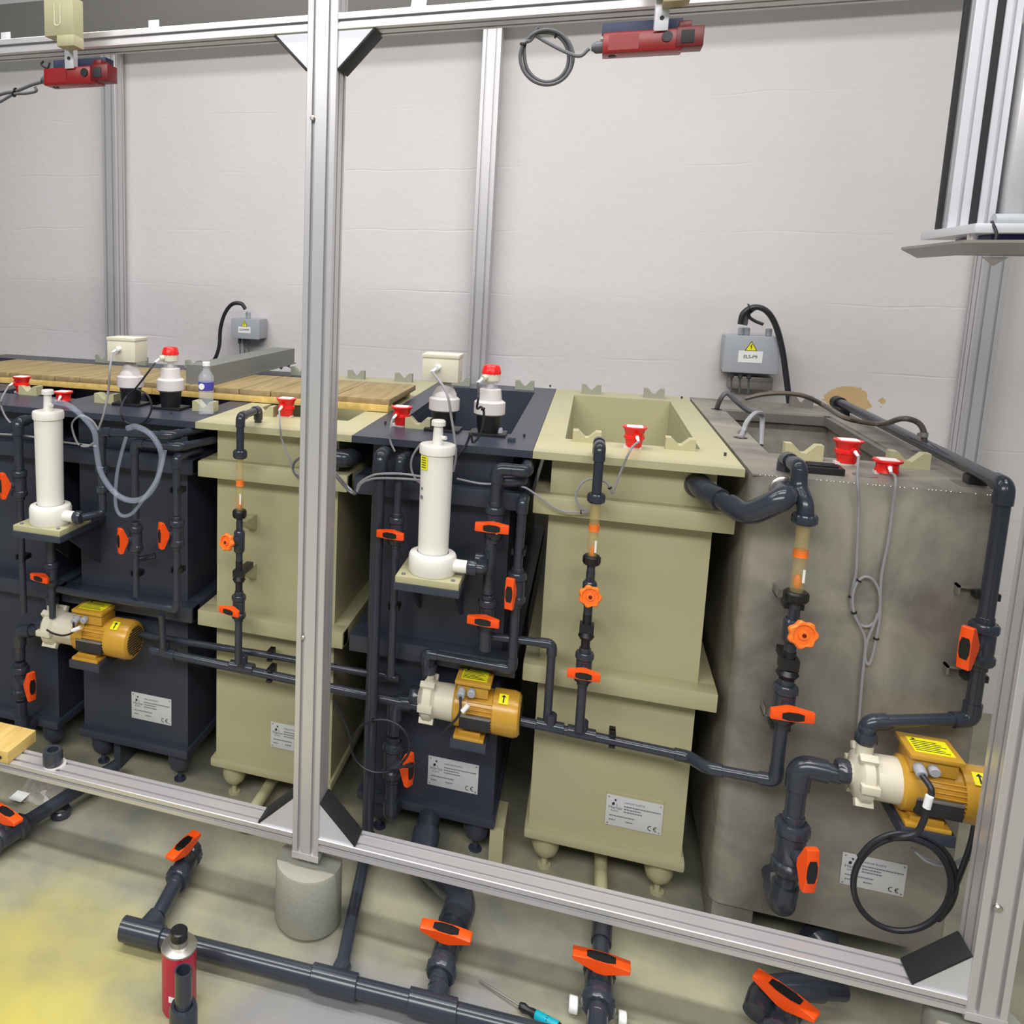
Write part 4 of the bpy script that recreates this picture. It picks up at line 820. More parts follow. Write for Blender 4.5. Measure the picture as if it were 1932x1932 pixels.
# ------------------------------------------------------------ boxes on the wall
def wallbox(label, x0, y0, x1, y1, txt, Yf, d, glands_top):
    a = at(x0, y0, Yf); c_ = at(x1, y1, Yf)
    t = thing('junction_box', label, 'junction box', ((a.x+c_.x)/2, WY, c_.z))
    MB().box(a.x, c_.x, Yf, WY-0.01, c_.z, a.z, 0.008).build('enclosure', 'ltgrey', t)
    MB().box(a.x-0.002, c_.x+0.002, Yf-0.012, Yf, c_.z-0.002, a.z+0.002, 0.006).build('lid', 'ltgrey', t)
    cx_ = (a.x+c_.x)/2; W = c_.x-a.x; H = a.z-c_.z; f = Yf-0.0125; tx = cx_-W*0.02
    zt = a.z-H*0.40
    MB().box(tx-W*0.22, tx+W*0.22, f-0.0008, f, zt-H*0.32, zt).build('name_label', 'whites', t)
    text(txt, H*0.125, (tx, f-0.0012, zt-H*0.20), 'ink', t, align='CENTER')
    MB().prism([(-0.5, 0), (0.5, 0), (0, 0.88)], (tx, f, zt), X_*(W*0.23), Z_*(W*0.23), -Y_*0.0008).build('warning_triangle', 'ink', t)
    MB().prism([(-0.40, 0.055), (0.40, 0.055), (0, 0.78)], (tx, f-0.0006, zt), X_*(W*0.23), Z_*(W*0.23), -Y_*0.0008).build('warning_field', 'yellow', t)
    MB().prism([(0.02, 0.62), (-0.10, 0.36), (-0.01, 0.38), (-0.05, 0.10), (0.10, 0.40), (0.01, 0.38), (0.08, 0.62)], (tx, f-0.0012, zt), X_*(W*0.23), Z_*(W*0.23), -Y_*0.0006).build('warning_bolt', 'ink', t)
    for k in glands_top: MB().cyl((a.x+W*k, Yf+0.03, a.z), (a.x+W*k, Yf+0.03, a.z+0.036), 0.014, n=16, bev=0.004).build('gland', 'ltgrey', t)
    for k in (0.2, 0.36, 0.52): MB().cyl((a.x+W*k, Yf+0.03, c_.z), (a.x+W*k, Yf+0.03, c_.z-0.03), 0.010, n=14, bev=0.002).cyl((a.x+W*k, Yf+0.03, c_.z-0.02), (a.x+W*k+0.004, Yf+0.03, c_.z-0.10), 0.004, n=8).build('gland', 'cabled', t)
    return a, c_, W
wallbox('grey junction box on the wall with a hazard triangle, left of the centre post', 438, 600, 490, 640, 'ELS-P3/P5', 4.06, 0.12, (0.5,))
wb = wallbox('larger grey junction box on the wall above the steel tank with a hazard triangle', 1369, 632, 1466, 706, 'ELS-P9', 4.06, 0.12, (0.30, 0.40, 0.80))
tag(MB().box(at(1378, 700, 4.1).x, at(1460, 700, 4.1).x, 4.09, WY, at(1400, 733, 4.1).z, at(1400, 710, 4.1).z, 0.002).build('mounting_rail', 'galv'), 'grey mounting plate on the wall just under the larger junction box', 'bracket')
# ------------------------------------------------------------ switches on the top rail
def switch(label, lab2, x0, kx):
    t = thing('safety_switch', label, 'switch', (x0+0.10, 2.0, 2.44))
    z0, z1 = 2.395, 2.440; y0, y1 = 1.955, 2.005
    MB().box(x0, x0+0.165, y0, y1, z0, z1, 0.004).build('housing', 'dred', t)
    MB().box(x0+0.012, x0+0.075, y0-0.001, y0+0.001, z0+0.006, z1-0.006).build('cover_plate', 'dred', t)
    MB().box(x0+0.150, x0+0.205, y0-0.002, y1-0.004, z0+0.004, z1+0.002, 0.003).box(x0+0.155, x0+0.180, y0+0.006, y1, z1, z1+0.016, 0.002).build('actuator_head', 'dredb', t)
    MB().box(x0+0.160, x0+0.186, y0-0.004, y0-0.001, z0+0.012, z1-0.006, 0.001).build('key_slot', 'ink', t)
    MB().cyl((x0+0.132, y0+0.001, z0+0.028), (x0+0.132, y0-0.003, z0+0.028), 0.011, n=18).build('lock_dial', 'black', t)
    MB().cyl((x0+0.022, (y0+y1)/2, z0+0.0005), (x0+0.022, (y0+y1)/2, z0-0.001), 0.009, n=16).build('blind_plug', 'ink', t)
    MB().lathe((x0, y0+0.024, z0+0.020), -X_, [(0, 0), (0, 0.013), (0.014, 0.013), (0.020, 0.009), (0.024, 0.006), (0.024, 0)], 16).build('gland', 'cabled', t)
    for xx in (x0+0.03, x0+0.16): MB().cyl((xx, y0+0.012, z0-0.001), (xx, y0+0.012, z0+0.001), 0.003, n=8).build('screw', 'zinc', t)
    MB().box(x0-0.004, x0+0.165, y1, y1+0.040, z1+0.004, z1+0.034, 0.001).build('mounting_plate', 'navy', t)
    MB().box(x0-0.006, x0+0.170, y1-0.005, y1+0.042, z1-0.002, z1+0.004).build('bracket_flange', 'galv', t)
    MB().box(kx-0.014, kx+0.014, 1.948, 1.952, z1-0.006, 2.52, 0.001).box(kx-0.014, kx-0.009, 1.952, 2.0, z1-0.006, 2.50).build('strap', 'aluw', t)
    MB().cyl((kx, 1.9485, z1+0.020), (kx, 1.946, z1+0.020), 0.0045, n=12).build('strap_bolt', 'ink', t)
    u_ = thing('key_guard_box', lab2, 'enclosure', (kx, 1.95, 2.49))
    MB().box(kx-0.040, kx+0.050, 1.90, 1.945, 2.505, 2.60, 0.002).box(kx-0.002, kx+0.050, 1.90, 1.945, 2.478, 2.506, 0.001).build('shell', 'beige', u_)
    b = MB().tube(fillet([V(kx-0.008, 1.8995, 2.585), V(kx-0.008, 1.8995, 2.530), V(kx+0.010, 1.8995, 2.530), V(kx+0.010, 1.8995, 2.585)], 0.008), 0.0010, 6); b.build('embossed_u', 'cream', u_)
    return x0
sx1 = at(82, 150, 1.955).x; switch('dark red safety switch hanging under the top rail at the left', 'cream box with an embossed mark over the left safety switch', sx1, at(131, 118, 1.95).x)
sx2 = at(1137, 85, 1.955).x; switch('dark red safety switch hanging under the top rail right of the coiled cable', 'cream box over the right-hand safety switch at the top picture edge', sx2, at(1248, 45, 1.95).x)
# ------------------------------------------------------------ vertical actuator at the top right
t = thing('lifting_actuator', 'vertical aluminium lifting actuator with black belts hanging at the top right', 'actuator', (1.08, 3.0, 2.07))
AZ = 2.068
ax0 = 1.005
MB().box(ax0, ax0+0.014, 3.03, 3.045, AZ+0.02, 3.9).build('toothed_belt', 'blackm', t)
MB().prism(section(0.055, 0.09, 0.045), (ax0+0.018, 3.0, AZ+0.02), X_, Y_, Z_*1.8).build('profile', 'aluw', t)
MB().box(ax0+0.073, ax0+0.088, 2.995, 3.06, AZ+0.02, 3.9).build('toothed_belt', 'blackm', t)
MB().prism(section(0.045, 0.09, 0.045), (ax0+0.094, 3.0, AZ+0.02), X_, Y_, Z_*1.8).build('profile', 'aluw', t)
MB().box(ax0+0.150, ax0+0.25, 2.97, 3.09, AZ+0.02, 2.69, 0.003).build('carriage', 'alu', t)
MB().box(ax0+0.200, ax0+0.215, 2.96, 2.97, AZ+0.06, 2.66).build('toothed_belt', 'blackm', t)
MB().cyl((ax0+0.12, 2.96, AZ+0.040), (ax0+0.19, 2.96, AZ+0.040), 0.022, n=20).build('motor_cap', 'ltgrey', t)
g_ = thing('gripper_plate', 'galvanised gripper plate with a blue drive under the lifting actuator', 'gripper', (1.08, 3.0, 1.99))
MB().box(ax0-0.004, ax0+0.36, 2.74, 3.14, AZ-0.008, AZ+0.018, 0.001).build('top_plate', 'aluw', g_)
for dx in (0.015, 0.30): MB().cyl((ax0+dx, 2.80, AZ-0.067), (ax0+dx, 2.80, AZ-0.006), 0.013, n=16).build('spacer_post', 'alu', g_)
MB().box(ax0+0.060, ax0+0.30, 2.80, 3.05, AZ-0.060, AZ-0.010, 0.004).build('drive_body', 'dkblue', g_)
MB().lathe((ax0+0.055, 2.78, AZ-0.064), Z_, [(0, 0), (0, 0.050), (0.010, 0.048), (0.024, 0.034), (0.026, 0)], 28).build('pulley_guard', 'whites', g_)
MB().box(ax0+0.042, ax0+0.078, 2.728, 2.736, AZ-0.060, AZ-0.046).build('guard_window', 'dredb', g_)
MB().prism([(p_.x, p_.y) for p_ in (atz(x, y, AZ-0.072) for x, y in ((1700, 471), (1818, 458), (2030, 458), (2030, 481), (1850, 479), (1730, 487)))], (0, 0, AZ-0.072), X_, Y_, Z_*0.006).build('lower_plate', 'galv', g_)
MB().prism([(0.02, -0.004), (0.085, -0.004), (0.05, -0.030)], (ax0, 2.738, AZ-0.070), X_, Z_, Y_*0.003).build('bent_tab', 'galv', g_)
MB().tube(smooth([V(ax0+0.035, 2.745, AZ+0.024), V(ax0+0.045, 2.732, AZ-0.01), V(ax0+0.045, 2.732, AZ-0.04), V(ax0+0.065, 2.75, AZ-0.062)]), 0.004, 8).build('signal_cable', 'cableb', g_)
# ------------------------------------------------------------ name plates
def nameplate(label, x0, y0, x1, y1, Y, m='plate', backer=True):
    a = at(x0, y0, Y); c_ = at(x1, y1, Y); W = c_.x-a.x; H = 0.62*W
    z1 = a.z; z0 = z1-H; f = Y-0.004
    t = thing('name_plate', label, 'plate', (a.x+W/2, Y, z0))
    MB().box(a.x, a.x+W, f, Y-0.001, z0, z1, 0.0008).build('plate', m, t)
    if backer: MB().box(a.x, a.x+W, f+0.0005, Y+0.0, z1, z1+H*0.09).build('backing_strip', 'beige', t)
    for sx in (a.x+W*0.045, a.x+W*0.955):
        for sz in (z1-H*0.07, z0+H*0.07): MB().lathe((sx, f, sz), -Y_, [(0, 0), (0, 0.0028), (0.0015, 0.002), (0.0015, 0)], 10).build('rivet', 'zinc', t)
    e = f-0.0003
    MB().prism([(0.00, 0.20), (0.30, 0.20), (0.22, 0.05), (0.06, 0.12)], (a.x+W*0.14, e, z1-H*0.22), X_*W*0.14, Z_*H*0.5, -Y_*0.0004).prism([(-0.25, -0.05), (0.0, 0.0), (0.12, -0.08), (0.02, -0.20), (-0.25, -0.20)], (a.x+W*0.14, e, z1-H*0.22), X_*W*0.14, Z_*H*0.5, -Y_*0.0004).build('logo_mark', 'ink', t)
    MB().prism([(0.40, -0.05), (0.40, -0.20), (0.28, -0.20)], (a.x+W*0.14, e, z1-H*0.22), X_*W*0.14, Z_*H*0.5, -Y_*0.0004).build('logo_accent', 'inkg', t)
    text('Harlor', H*0.15, (a.x+W*0.045, e, z1-H*0.44), 'inkg', t); text('PLASTIC', H*0.06, (a.x+W*0.09, e, z1-H*0.52), 'inkg', t)
    text('HARLOR PLASTIC', H*0.075, (a.x+W*0.32, e, z1-H*0.20), 'inkg', t)
    b = MB()
    for k, (u0, u1, vv) in enumerate(((0.32, 0.96, 0.30), (0.32, 0.62, 0.39), (0.32, 0.64, 0.48), (0.07, 0.52, 0.66), (0.07, 0.18, 0.80), (0.36, 0.50, 0.80))):
        u = u0
        while u < u1:
            wd = random.uniform(0.02, 0.05); b.box(a.x+W*u, a.x+W*min(u+wd, u1), e-0.0004, e, z1-H*(vv+0.018), z1-H*(vv-0.018)); u += wd+0.008
    b.build('small_print', 'inkg', t)
    # CE mark
    for k, cx_ in enumerate((0.80, 0.90)):
        cc = V(a.x+W*cx_, e, z0+H*0.16); r_ = H*0.065
        bb = MB().tube(arc(cc, X_, Z_, r_, math.radians(70), math.radians(290), 12), 0.0011, 6)
        if k: bb.tube([cc+X_*(-r_), cc+X_*(-r_*0.1)], 0.0011, 6)
        bb.build('ce_mark', 'ink', t)
    return t
nameplate('engraved name plate on the left slate tank, below the left pump', 249, 1304, 324, 1320, 2.46, backer=False)
nameplate('engraved name plate on the beige tank, half hidden by the centre post', 512, 1360, 590, 1370, 2.46)
nameplate('engraved name plate on the slate tank under the middle pump', 809, 1424, 904, 1444, 2.46, backer=False)
nameplate('engraved name plate on the beige tank with the empty opening', 1145, 1496, 1252, 1520, 2.46)
nameplate('engraved name plate low on the steel tank behind a black cable loop', 1590, 1606, 1712, 1630, 2.35, backer=False)
# ------------------------------------------------------------ cables and hoses
def cable(label, pts, r, m, name='cable', cat='cable', ties=(), n=8):
    P = [Vector(p) for p in pts]; S = smooth(P)
    t = thing(name, label, cat, P[0])
    MB().tube(S, r, n).build('sheath' if name == 'cable' else 'tubing', m, t)
    for k in ties:
        p_ = S[int(k*(len(S)-1))]; d = (S[min(len(S)-1, int(k*(len(S)-1))+1)]-p_).normalized()
        MB().cyl(p_-d*0.002, p_+d*0.002, r*1.9, n=10).build('cable_tie', 'black', t)
    return t
def loop(c, ax_u, ax_v, ru, rv, a0, a1, n=12):
    return [Vector(c)+Vector(ax_u)*(ru*math.cos(math.radians(a0+(a1-a0)*i/n)))+Vector(ax_v)*(rv*math.sin(math.radians(a0+(a1-a0)*i/n))) for i in range(n+1)]
def A(Y, *pp): return [at(x, y, Y) for x, y in pp]
ct = (lambda x, y, Y: at(x, y, Y))
cable('grey coiled cable left of the right-hand safety switch', A(1.99, (1015, 52), (1002, 75)) + [at(1032+(49-5*(a<-150)+0.008*a)*math.cos(math.radians(a)), 108+(52-5*(a<-150))*math.sin(math.radians(a)), 1.985-0.00002*a) for a in range(210, 210-700, -30)] + A(1.96, (1085, 105), (1112, 92)), 0.0042, 'cabled', ties=(0.08, 0.86))
cable('grey cable bundle running off left of the left safety switch', A(1.97, (78, 155), (60, 160), (30, 172), (8, 176), (-20, 186)), 0.0050, 'cabled', ties=(0.5,))
cable('thin grey cable drooping off left of the left safety switch', A(1.96, (66, 164), (68, 172), (50, 176), (26, 178), (4, 190), (-20, 202)), 0.0042, 'cabled', ties=(0.6,))
cable('short black loop of cable under the top rail at the far left', A(2.0, (82, 115), (78, 122), (90, 128), (94, 118)), 0.003, 'cableb')
cable('black cable arching from the left junction box down to the boards', A(4.05, (463, 583), (455, 573), (438, 574), (424, 592), (416, 620), (414, 650), (408, 672), (400, 684)), 0.011, 'cableb')
cable('black cable arching from the right junction box down behind the steel tank', A(4.03, (1397, 612), (1402, 592), (1420, 580), (1442, 584), (1460, 606), (1474, 650), (1482, 700), (1490, 765)), 0.0125, 'cableb', ties=(0.25,))
cable('grey cable arching over the right junction box beside the black one', A(4.05, (1406, 614), (1412, 592), (1432, 580), (1452, 590), (1468, 620), (1478, 660)), 0.009, 'cabled')
cable('short dark cable hooked into the right-hand top gland of the right box', A(4.04, (1440, 612), (1425, 606), (1414, 598), (1412, 586)), 0.007, 'cableb')
# sensor cables
cable('grey cable from the sensor on the beige tank, looped below its rim', [S5]+A(2.37, (1190, 848), (1172, 888), (1158, 925)) + [at(1121+35*math.cos(math.radians(a)), 935+32*math.sin(math.radians(a)), 2.375) for a in (-10, -50, -90, -130, -180, -220, -250)] + A(2.375, (1090, 966), (1065, 965), (1040, 954), (1010, 932), (985, 918), (945, 914), (905, 912), (862, 903)), 0.0032, 'cableg', ties=(0.25, 0.60))
cable('grey cable hooking down from the left sensor on the slate tank', [S4]+A(2.37, (738, 800), (736, 830), (745, 852)), 0.0032, 'cableg')
cable('grey cable looping out behind the right filter column', A(2.36, (793, 838), (778, 862), (776, 885), (785, 905), (800, 916)), 0.0035, 'cableg')
cable('grey cable hanging from the sensor left of the centre post', [S3]+A(2.37, (528, 800), (532, 830), (545, 862), (556, 890), (575, 900)), 0.003, 'cableg')
cable('dark looped cable end beside the centre post', A(2.37, (568, 862), (556, 872), (553, 886), (562, 900), (572, 902)), 0.004, 'cabled')
for k, lab in ((0, 'upper'), (1, 'lower')):
    cable('%s grey cable of the bundle crossing right behind the centre post' % lab, A(2.12+0.2*0, (612+0*k, 862+8*k), (634, 893+6*k)) + A(2.22, (652, 914+6*k), (664, 926+4*k)) + A(2.30, (672, 930), (678+4*k, 912), (700, 898+6*k), (720, 894+8*k), (760, 894+9*k), (800, 900+6*k)), 0.0035, 'cableg', ties=(0.42,))
cable('grey cable hanging from the box dosing unit right of the post', [D3]+A(2.33, (842, 740), (852, 790), (858, 830)) + A(2.32, (860, 860), (855, 890)), 0.0040, 'cableg')
cable('black looped cable hanging from the red-knob dosing unit right of the post', [D4]+A(2.42, (903, 745), (900, 770)) + A(2.39, (908, 768), (913, 780), (908, 815), (893, 835), (888, 820), (880, 838)) + A(2.38, (868, 855), (845, 880)), 0.0036, 'cableb', ties=(0.35, 0.7))
cable('grey cable hanging from the box dosing unit at the left', [D1]+A(2.36, (208, 690), (204, 740)) + A(2.345, (196, 780), (186, 810)), 0.0040, 'cableg')
cable('grey cable ring between the left filter column and its riser', A(2.35, (186, 812), (175, 795), (155, 784), (138, 795), (137, 812), (148, 838), (165, 842), (176, 836)), 0.0036, 'cableg', ties=(0.75,))
cable('black looped cable hanging from the red-knob dosing unit at the left', [D2]+A(2.50, (285, 695), (258, 730), (236, 752)) + A(2.385, (228, 775), (236, 795), (256, 800), (276, 792), (286, 768), (278, 745), (258, 734)), 0.0036, 'cableb')
cable('grey cable from the sensor at the left picture edge', [S1]+A(2.36, (4, 750), (2, 765), (10, 785), (20, 798)), 0.0036, 'cableg')
cable('two-strand grey cable lying on the slate collar behind the left filter', A(2.36, (-20, 818), (20, 820), (60, 824), (110, 833), (150, 838), (182, 842)), 0.0036, 'cableg')
cable('grey sensor cable hanging from the tall sensor down the steel tank', [S6]+A(2.33, (1618, 900), (1620, 960), (1617, 1040), (1615, 1080)) + [at(1634+(27+0.008*a)*math.cos(math.radians(a)), 1135+47*math.sin(math.radians(a)), 2.335+0.00002*a) for a in range(200, -240, -30)] + A(2.335, (1632, 1205), (1630, 1250), (1626, 1290), (1619, 1380), (1614, 1420)), 0.0036, 'cableg', ties=(0.22, 0.66, 0.78))
cable('grey sensor cable hanging from the low sensor down the steel tank', [S7]+A(2.335, (1690, 905), (1684, 960), (1676, 1020), (1664, 1080), (1661, 1120), (1660, 1165), (1654, 1200), (1646, 1238), (1638, 1254), (1632, 1238), (1637, 1208), (1648, 1180), (1656, 1158)), 0.0036, 'cableg', ties=(0.55,))
g = Vector((P2[1], P2[2], P2[3]))
cable('black power cable of the middle pump, coiled in a ring beside the tank', [g]+A(2.27, (866, 1348), (840, 1378), (800, 1425), (778, 1445)) + [at(718+55*math.cos(math.radians(a)), 1408+50*math.sin(math.radians(a)), 2.265) for a in range(45, -330, -30)] + A(2.26, (735, 1450), (755, 1448), (775, 1440)), 0.0040, 'cableb', ties=(0.5,))
MB().cyl(at(884, 1330, 2.28), at(872, 1343, 2.272), 0.0075, n=12).build('cable_marker', 'whites', P2[0])
cable('thin black cable slanting down behind the centre post to the ring', A(2.2, (628, 1318), (642, 1345), (655, 1375), (664, 1400)), 0.0036, 'cableb')
g = Vector((P1[1], P1[2], P1[3]))
cable('black power cable wrapped round the head of the left pump', [g]+A(2.27, (138, 1192), (120, 1199), (100, 1195), (88, 1188)), 0.0036, 'cableb')
MB().cyl(at(152, 1184, 2.28), at(136, 1190, 2.272), 0.0075, n=12).build('cable_marker', 'whites', P1[0])
g = Vector((P3[1], P3[2], P3[3]))
cable('thick black power cable of the right pump, coiled in a large ring', [g]+A(2.12, (1757, 1490), (1750, 1520), (1742, 1550), (1728, 1572), (1700, 1580)) + [at(1702+92*math.cos(math.radians(a)), 1668+88*math.sin(math.radians(a)), 2.14+0.00006*(a+90)) for a in range(-100, 310, 25)], 0.0072, 'cableb', n=10)
cable('second turn of thick black cable below the right pump', [at(1706+98*math.cos(math.radians(a)), 1664+93*math.sin(math.radians(a)), 2.155) for a in range(-150, 60, 20)]+A(2.15, (1790, 1700), (1815, 1640), (1832, 1590), (1838, 1560)), 0.0066, 'cableb', n=10)
MB().cyl(at(1754, 1502, 2.11), at(1748, 1524, 2.11), 0.0085, n=12).build('cable_marker', 'whites', P3[0])
cable('double grey cable curving below the right pump towards the corner post', A(2.2, (1720, 1600), (1745, 1618), (1775, 1628), (1805, 1626), (1828, 1612)), 0.0034, 'cableg')
cable('grey cable under the right pump, the lower of two curving strands', A(2.19, (1725, 1606), (1750, 1626), (1778, 1634), (1808, 1630), (1830, 1620)), 0.0034, 'cableg')
# hoses on the steel tank
cable('brown-grey hose arching across the back of the steel tank', A(3.3, (1405, 752), (1440, 744), (1480, 742), (1520, 748), (1560, 768)) + A(3.0, (1590, 786), (1620, 795), (1665, 800)) + A(2.8, (1700, 790), (1728, 795), (1742, 812), (1744, 845)), 0.0085, 'hoseb', 'hose', 'hose')
cable('grey braided hose bending into the rear port of the steel tank', [atz(1352, 772, RZ)]+A(3.5, (1360, 752), (1372, 742), (1390, 758), (1412, 775), (1432, 778)), 0.0095, 'cabled', 'hose', 'hose')
cable('grey braided hose bending into the front left port of the steel tank', [atz(1397, 826, RZ)]+[at(1402, 815, 3.0), at(1410, 795, 3.02), at(1425, 780, 3.05), at(1438, 782, 3.1), at(1438, 800, 3.1), at(1436, 840, 3.05)], 0.0085, 'cableg', 'hose', 'hose')
for (x, y), Yp, lab in (((1401, 816), 3.0, 'shiny hose clamp on the front left hose of the steel tank'), ((1743, 820), 2.8, 'shiny hose clamp on the right-hand hose of the steel tank')):
    q = at(x, y, Yp); tag(MB().lathe(q-Z_*0.007, Z_, [(0, 0.0092), (0, 0.0115), (0.014, 0.0115), (0.014, 0.0092)], 20).obox(q+V(-0.012, -0.004, 0), X_, Y_, Z_, 0.005, 0.004, 0.005).build('hose_clamp', 'zinc'), lab, 'clamp')
# clear hose on the left filter
cable('clear plastic hose curling from the left filter top down over the pipes', A(2.26, (100, 757), (130, 765), (160, 790), (178, 815), (182, 850), (190, 890), (212, 925), (240, 943), (270, 940), (292, 915), (303, 880), (303, 850), (285, 820), (258, 805), (240, 808)), 0.0095, 'hose', 'hose', 'hose', n=14)
cable('smaller clear hose hanging in a loop behind the large clear one', A(2.29, (312, 850), (305, 880), (295, 905), (275, 935), (250, 968), (228, 972), (218, 950), (220, 900), (228, 860), (238, 825)), 0.0062, 'hose', 'hose', 'hose', n=12)
# ------------------------------------------------------------ floor piping and loose things
ZM = 0.046
m0 = atz(222, 1762, ZM); m1_ = atz(1010, 1942, ZM); ym = 1.80
Lx = lambda x: m0.x+(x-m0.x)
pA = V(m0.x, 1.775, ZM); pB = V(0.02, 1.835, ZM)
dirm = (pB-pA).normalized()
def onm(x, y): q_ = atz(x, y, ZM); return pA+dirm*((q_-pA).dot(dirm))
tA, tB, tC = onm(262, 1772), onm(632, 1850), onm(818, 1892)
t = piperun('long dark floor manifold pipe with three tees in the foreground', [pA, pB], 0.0255)
for p_, bd in ((tA, V(0.2, 1, 0.1)), (tB, V(0.1, 1, 0.0)), (tC, V(0.12, 1, 0.0))):
    bd = bd.normalized()
    MB().cyl(p_-dirm*0.062, p_+dirm*0.062, 0.033, n=26, bev=0.002).cyl(p_, p_+bd*0.062, 0.024 if p_ == tB else 0.029, n=24, bev=0.002).build('tee', 'pvc', t)
# branch A with valve
vA = at(330, 1632, 1.93); eA = tA+V(0.012, 0.062, 0.006)
c0 = eA; c1_ = atz(348, 1628, 0.07)
dA = (V(c1_.x, c1_.y, 0.06)-V(eA.x, eA.y, 0.05)).normalized()
piperun('short dark branch pipe from the manifold end to the tilted-lever floor valve', [eA, V(c1_.x, c1_.y, 0.06)-dA*0.04], 0.0225)
valve('floor ball valve with a slanted orange lever at the left of the manifold', V(c1_.x, c1_.y, 0.06), dA, V(0.0, -0.15, 1), 1.45, True, tilt=-0.32, flat=0.72)
# branch B
# branch C with valve
vC = atz(840, 1800, 0.062)
dC = V(vC.x-tC.x, vC.y-tC.y, 0.012).normalized()
piperun('short dark branch pipe from the manifold to the middle floor valve', [tC+dC*0.05, V(vC.x, vC.y, 0.058)-dC*0.05], 0.025)
valve('floor ball valve with orange lever in front of the middle slate tank', V(vC.x, vC.y, 0.060), dC, V(0, -0.1, 1), 1.55, False, tilt=0.0, flat=0.72)
vC2 = V(vC.x+0.02, vC.y+0.19, 0.085)
piperun('thick dark pipe from the middle floor valve back under the bottom rail', [V(vC.x, vC.y, 0.060)+dC*0.07, vC2, vC2+V(-0.15, 0.12, 0.0), vC2+V(-0.16, 0.30, 0.04)], 0.036)
# branch D valve
vD = atz(1130, 1862, 0.062)
dD = V(0.03, 1, 0).normalized()
valve('floor ball valve with orange lever in front of the beige tank', V(vD.x, vD.y, 0.062), dD, V(0, -0.1, 1), 1.6, False, flat=0.72)
piperun('dark floor pipe running back from the valve under the beige tank', [V(vD.x, vD.y, 0.062)+dD*0.07, V(vD.x+0.01, 2.22, 0.062), V(vD.x+0.01, 2.30, 0.10)], 0.0225)
piperun('dark floor pipe running forward out of frame from the beige tank valve', [V(vD.x, vD.y, 0.062)-dD*0.07, V(vD.x-0.02, vD.y-0.4, 0.062)], 0.0255)
tag(MB().cyl(V(vD.x-0.072, vD.y-0.035, 0.022), V(vD.x-0.050, vD.y-0.035, 0.022), 0.021, n=20, bev=0.002).cyl(V(vD.x+0.050, vD.y-0.035, 0.022), V(vD.x+0.070, vD.y-0.035, 0.022), 0.018, n=20, bev=0.002).build('pipe_cradle', 'whites'), 'white plastic cradle ends either side of the valve before the beige tank', 'cradle')
# branch E valve at the bottom right
vE = atz(1470, 1905, 0.08)
valve('floor ball valve with large orange lever at the bottom edge on the right', V(vE.x, vE.y-0.02, 0.062), V(0.35, 1, 0), V(0.0, -0.15, 1), 1.65, False, tilt=-0.25, flat=0.72)
hA = V(vE.x+0.0, vE.y+0.02, 0.075)
piperun('thick dark bent pipe beyond the large valve at the bottom right', [atz(1432, 1895, 0.08), atz(1440, 1868, 0.09), atz(1500, 1862, 0.09), atz(1590, 1868, 0.07)], 0.026)
# left edge valve
vF = atz(12, 1575, 0.062)
dF = V(0.28, 1, 0).normalized()
valve('floor ball valve with orange lever cut off at the left picture edge', V(vF.x, vF.y, 0.062), dF, V(0, -0.1, 1), 1.5, False, flat=0.75)
piperun('dark floor pipe running back from the left edge valve under the rail', [V(vF.x, vF.y, 0.062)+dF*0.06, V(vF.x, vF.y, 0.062)+dF*0.46], 0.0235)
# vertical offcut pipe and can
q = atz(348, 1932, 0.0)
zt_ = at(348, 1832, 1.62)
px_ = V(-0.83, 1.515, 0)
q2 = at(346, 1830, 1.52)
t = thing('standing_pipe', 'open dark pipe standing upright in front of the red can', 'pipe', (q2.x, 1.52, 0))
b = MB().lathe((q2.x, 1.52, 0.0), Z_, [(0, 0.0165), (0, 0.0205), (q2.z, 0.0205), (q2.z, 0.0165), (0.02, 0.0165)], 28); b.build('pipe', 'pvc', t)
zc_ = at(348, 1912, 1.50).z
MB().lathe((q2.x, 1.52, 0), Z_, [(0, 0.022), (0, 0.034), (max(0.02, zc_-0.01), 0.034), (max(0.03, zc_), 0.030), (max(0.03, zc_), 0.022)], 28).build('socket', 'pvc', t)
q = at(330, 1895, 1.63); cx_ = at(331, 1850, 1.63).x
t = thing('primer_can', 'crimson metal can with a black screw cap standing on the floor', 'can', (cx_, 1.65, 0))
zt_ = at(331, 1775, 1.65).z; r_ = 0.044
MB().lathe((cx_, 1.65, 0), Z_, [(0, 0), (0, r_*0.97), (0.004, r_), (zt_-0.012, r_), (zt_-0.012, 0)], 36).build('body', 'maroon', t)
MB().lathe((cx_, 1.65, zt_-0.014), Z_, [(0, r_), (0.003, r_*1.05), (0.006, r_*1.02), (0.008, r_*0.85), (0.013, r_*0.5), (0.013, 0.0)], 36).cyl((cx_, 1.65, zt_-0.004), (cx_, 1.65, zt_+0.012), 0.024, n=24).build('lid', 'zinc', t)
MB().cyl((cx_, 1.65, zt_+0.012), (cx_, 1.65, zt_+0.036), 0.022, n=24, bev=0.003).build('screw_cap', 'black', t)
bl = MB(); 
for i in range(4):
    a = math.radians(-190+i*12); b_ = math.radians(-190+(i+1)*12)
    bl._add([V(cx_+math.cos(a)*r_*1.006, 1.65+math.sin(a)*r_*1.006, 0.02), V(cx_+math.cos(b_)*r_*1.006, 1.65+math.sin(b_)*r_*1.006, 0.02), V(cx_+math.cos(b_)*r_*1.006, 1.65+math.sin(b_)*r_*1.006, zt_-0.02), V(cx_+math.cos(a)*r_*1.006, 1.65+math.sin(a)*r_*1.006, zt_-0.02)], [(0, 1, 2, 3)])
bl.build('white_label', 'whites', t)
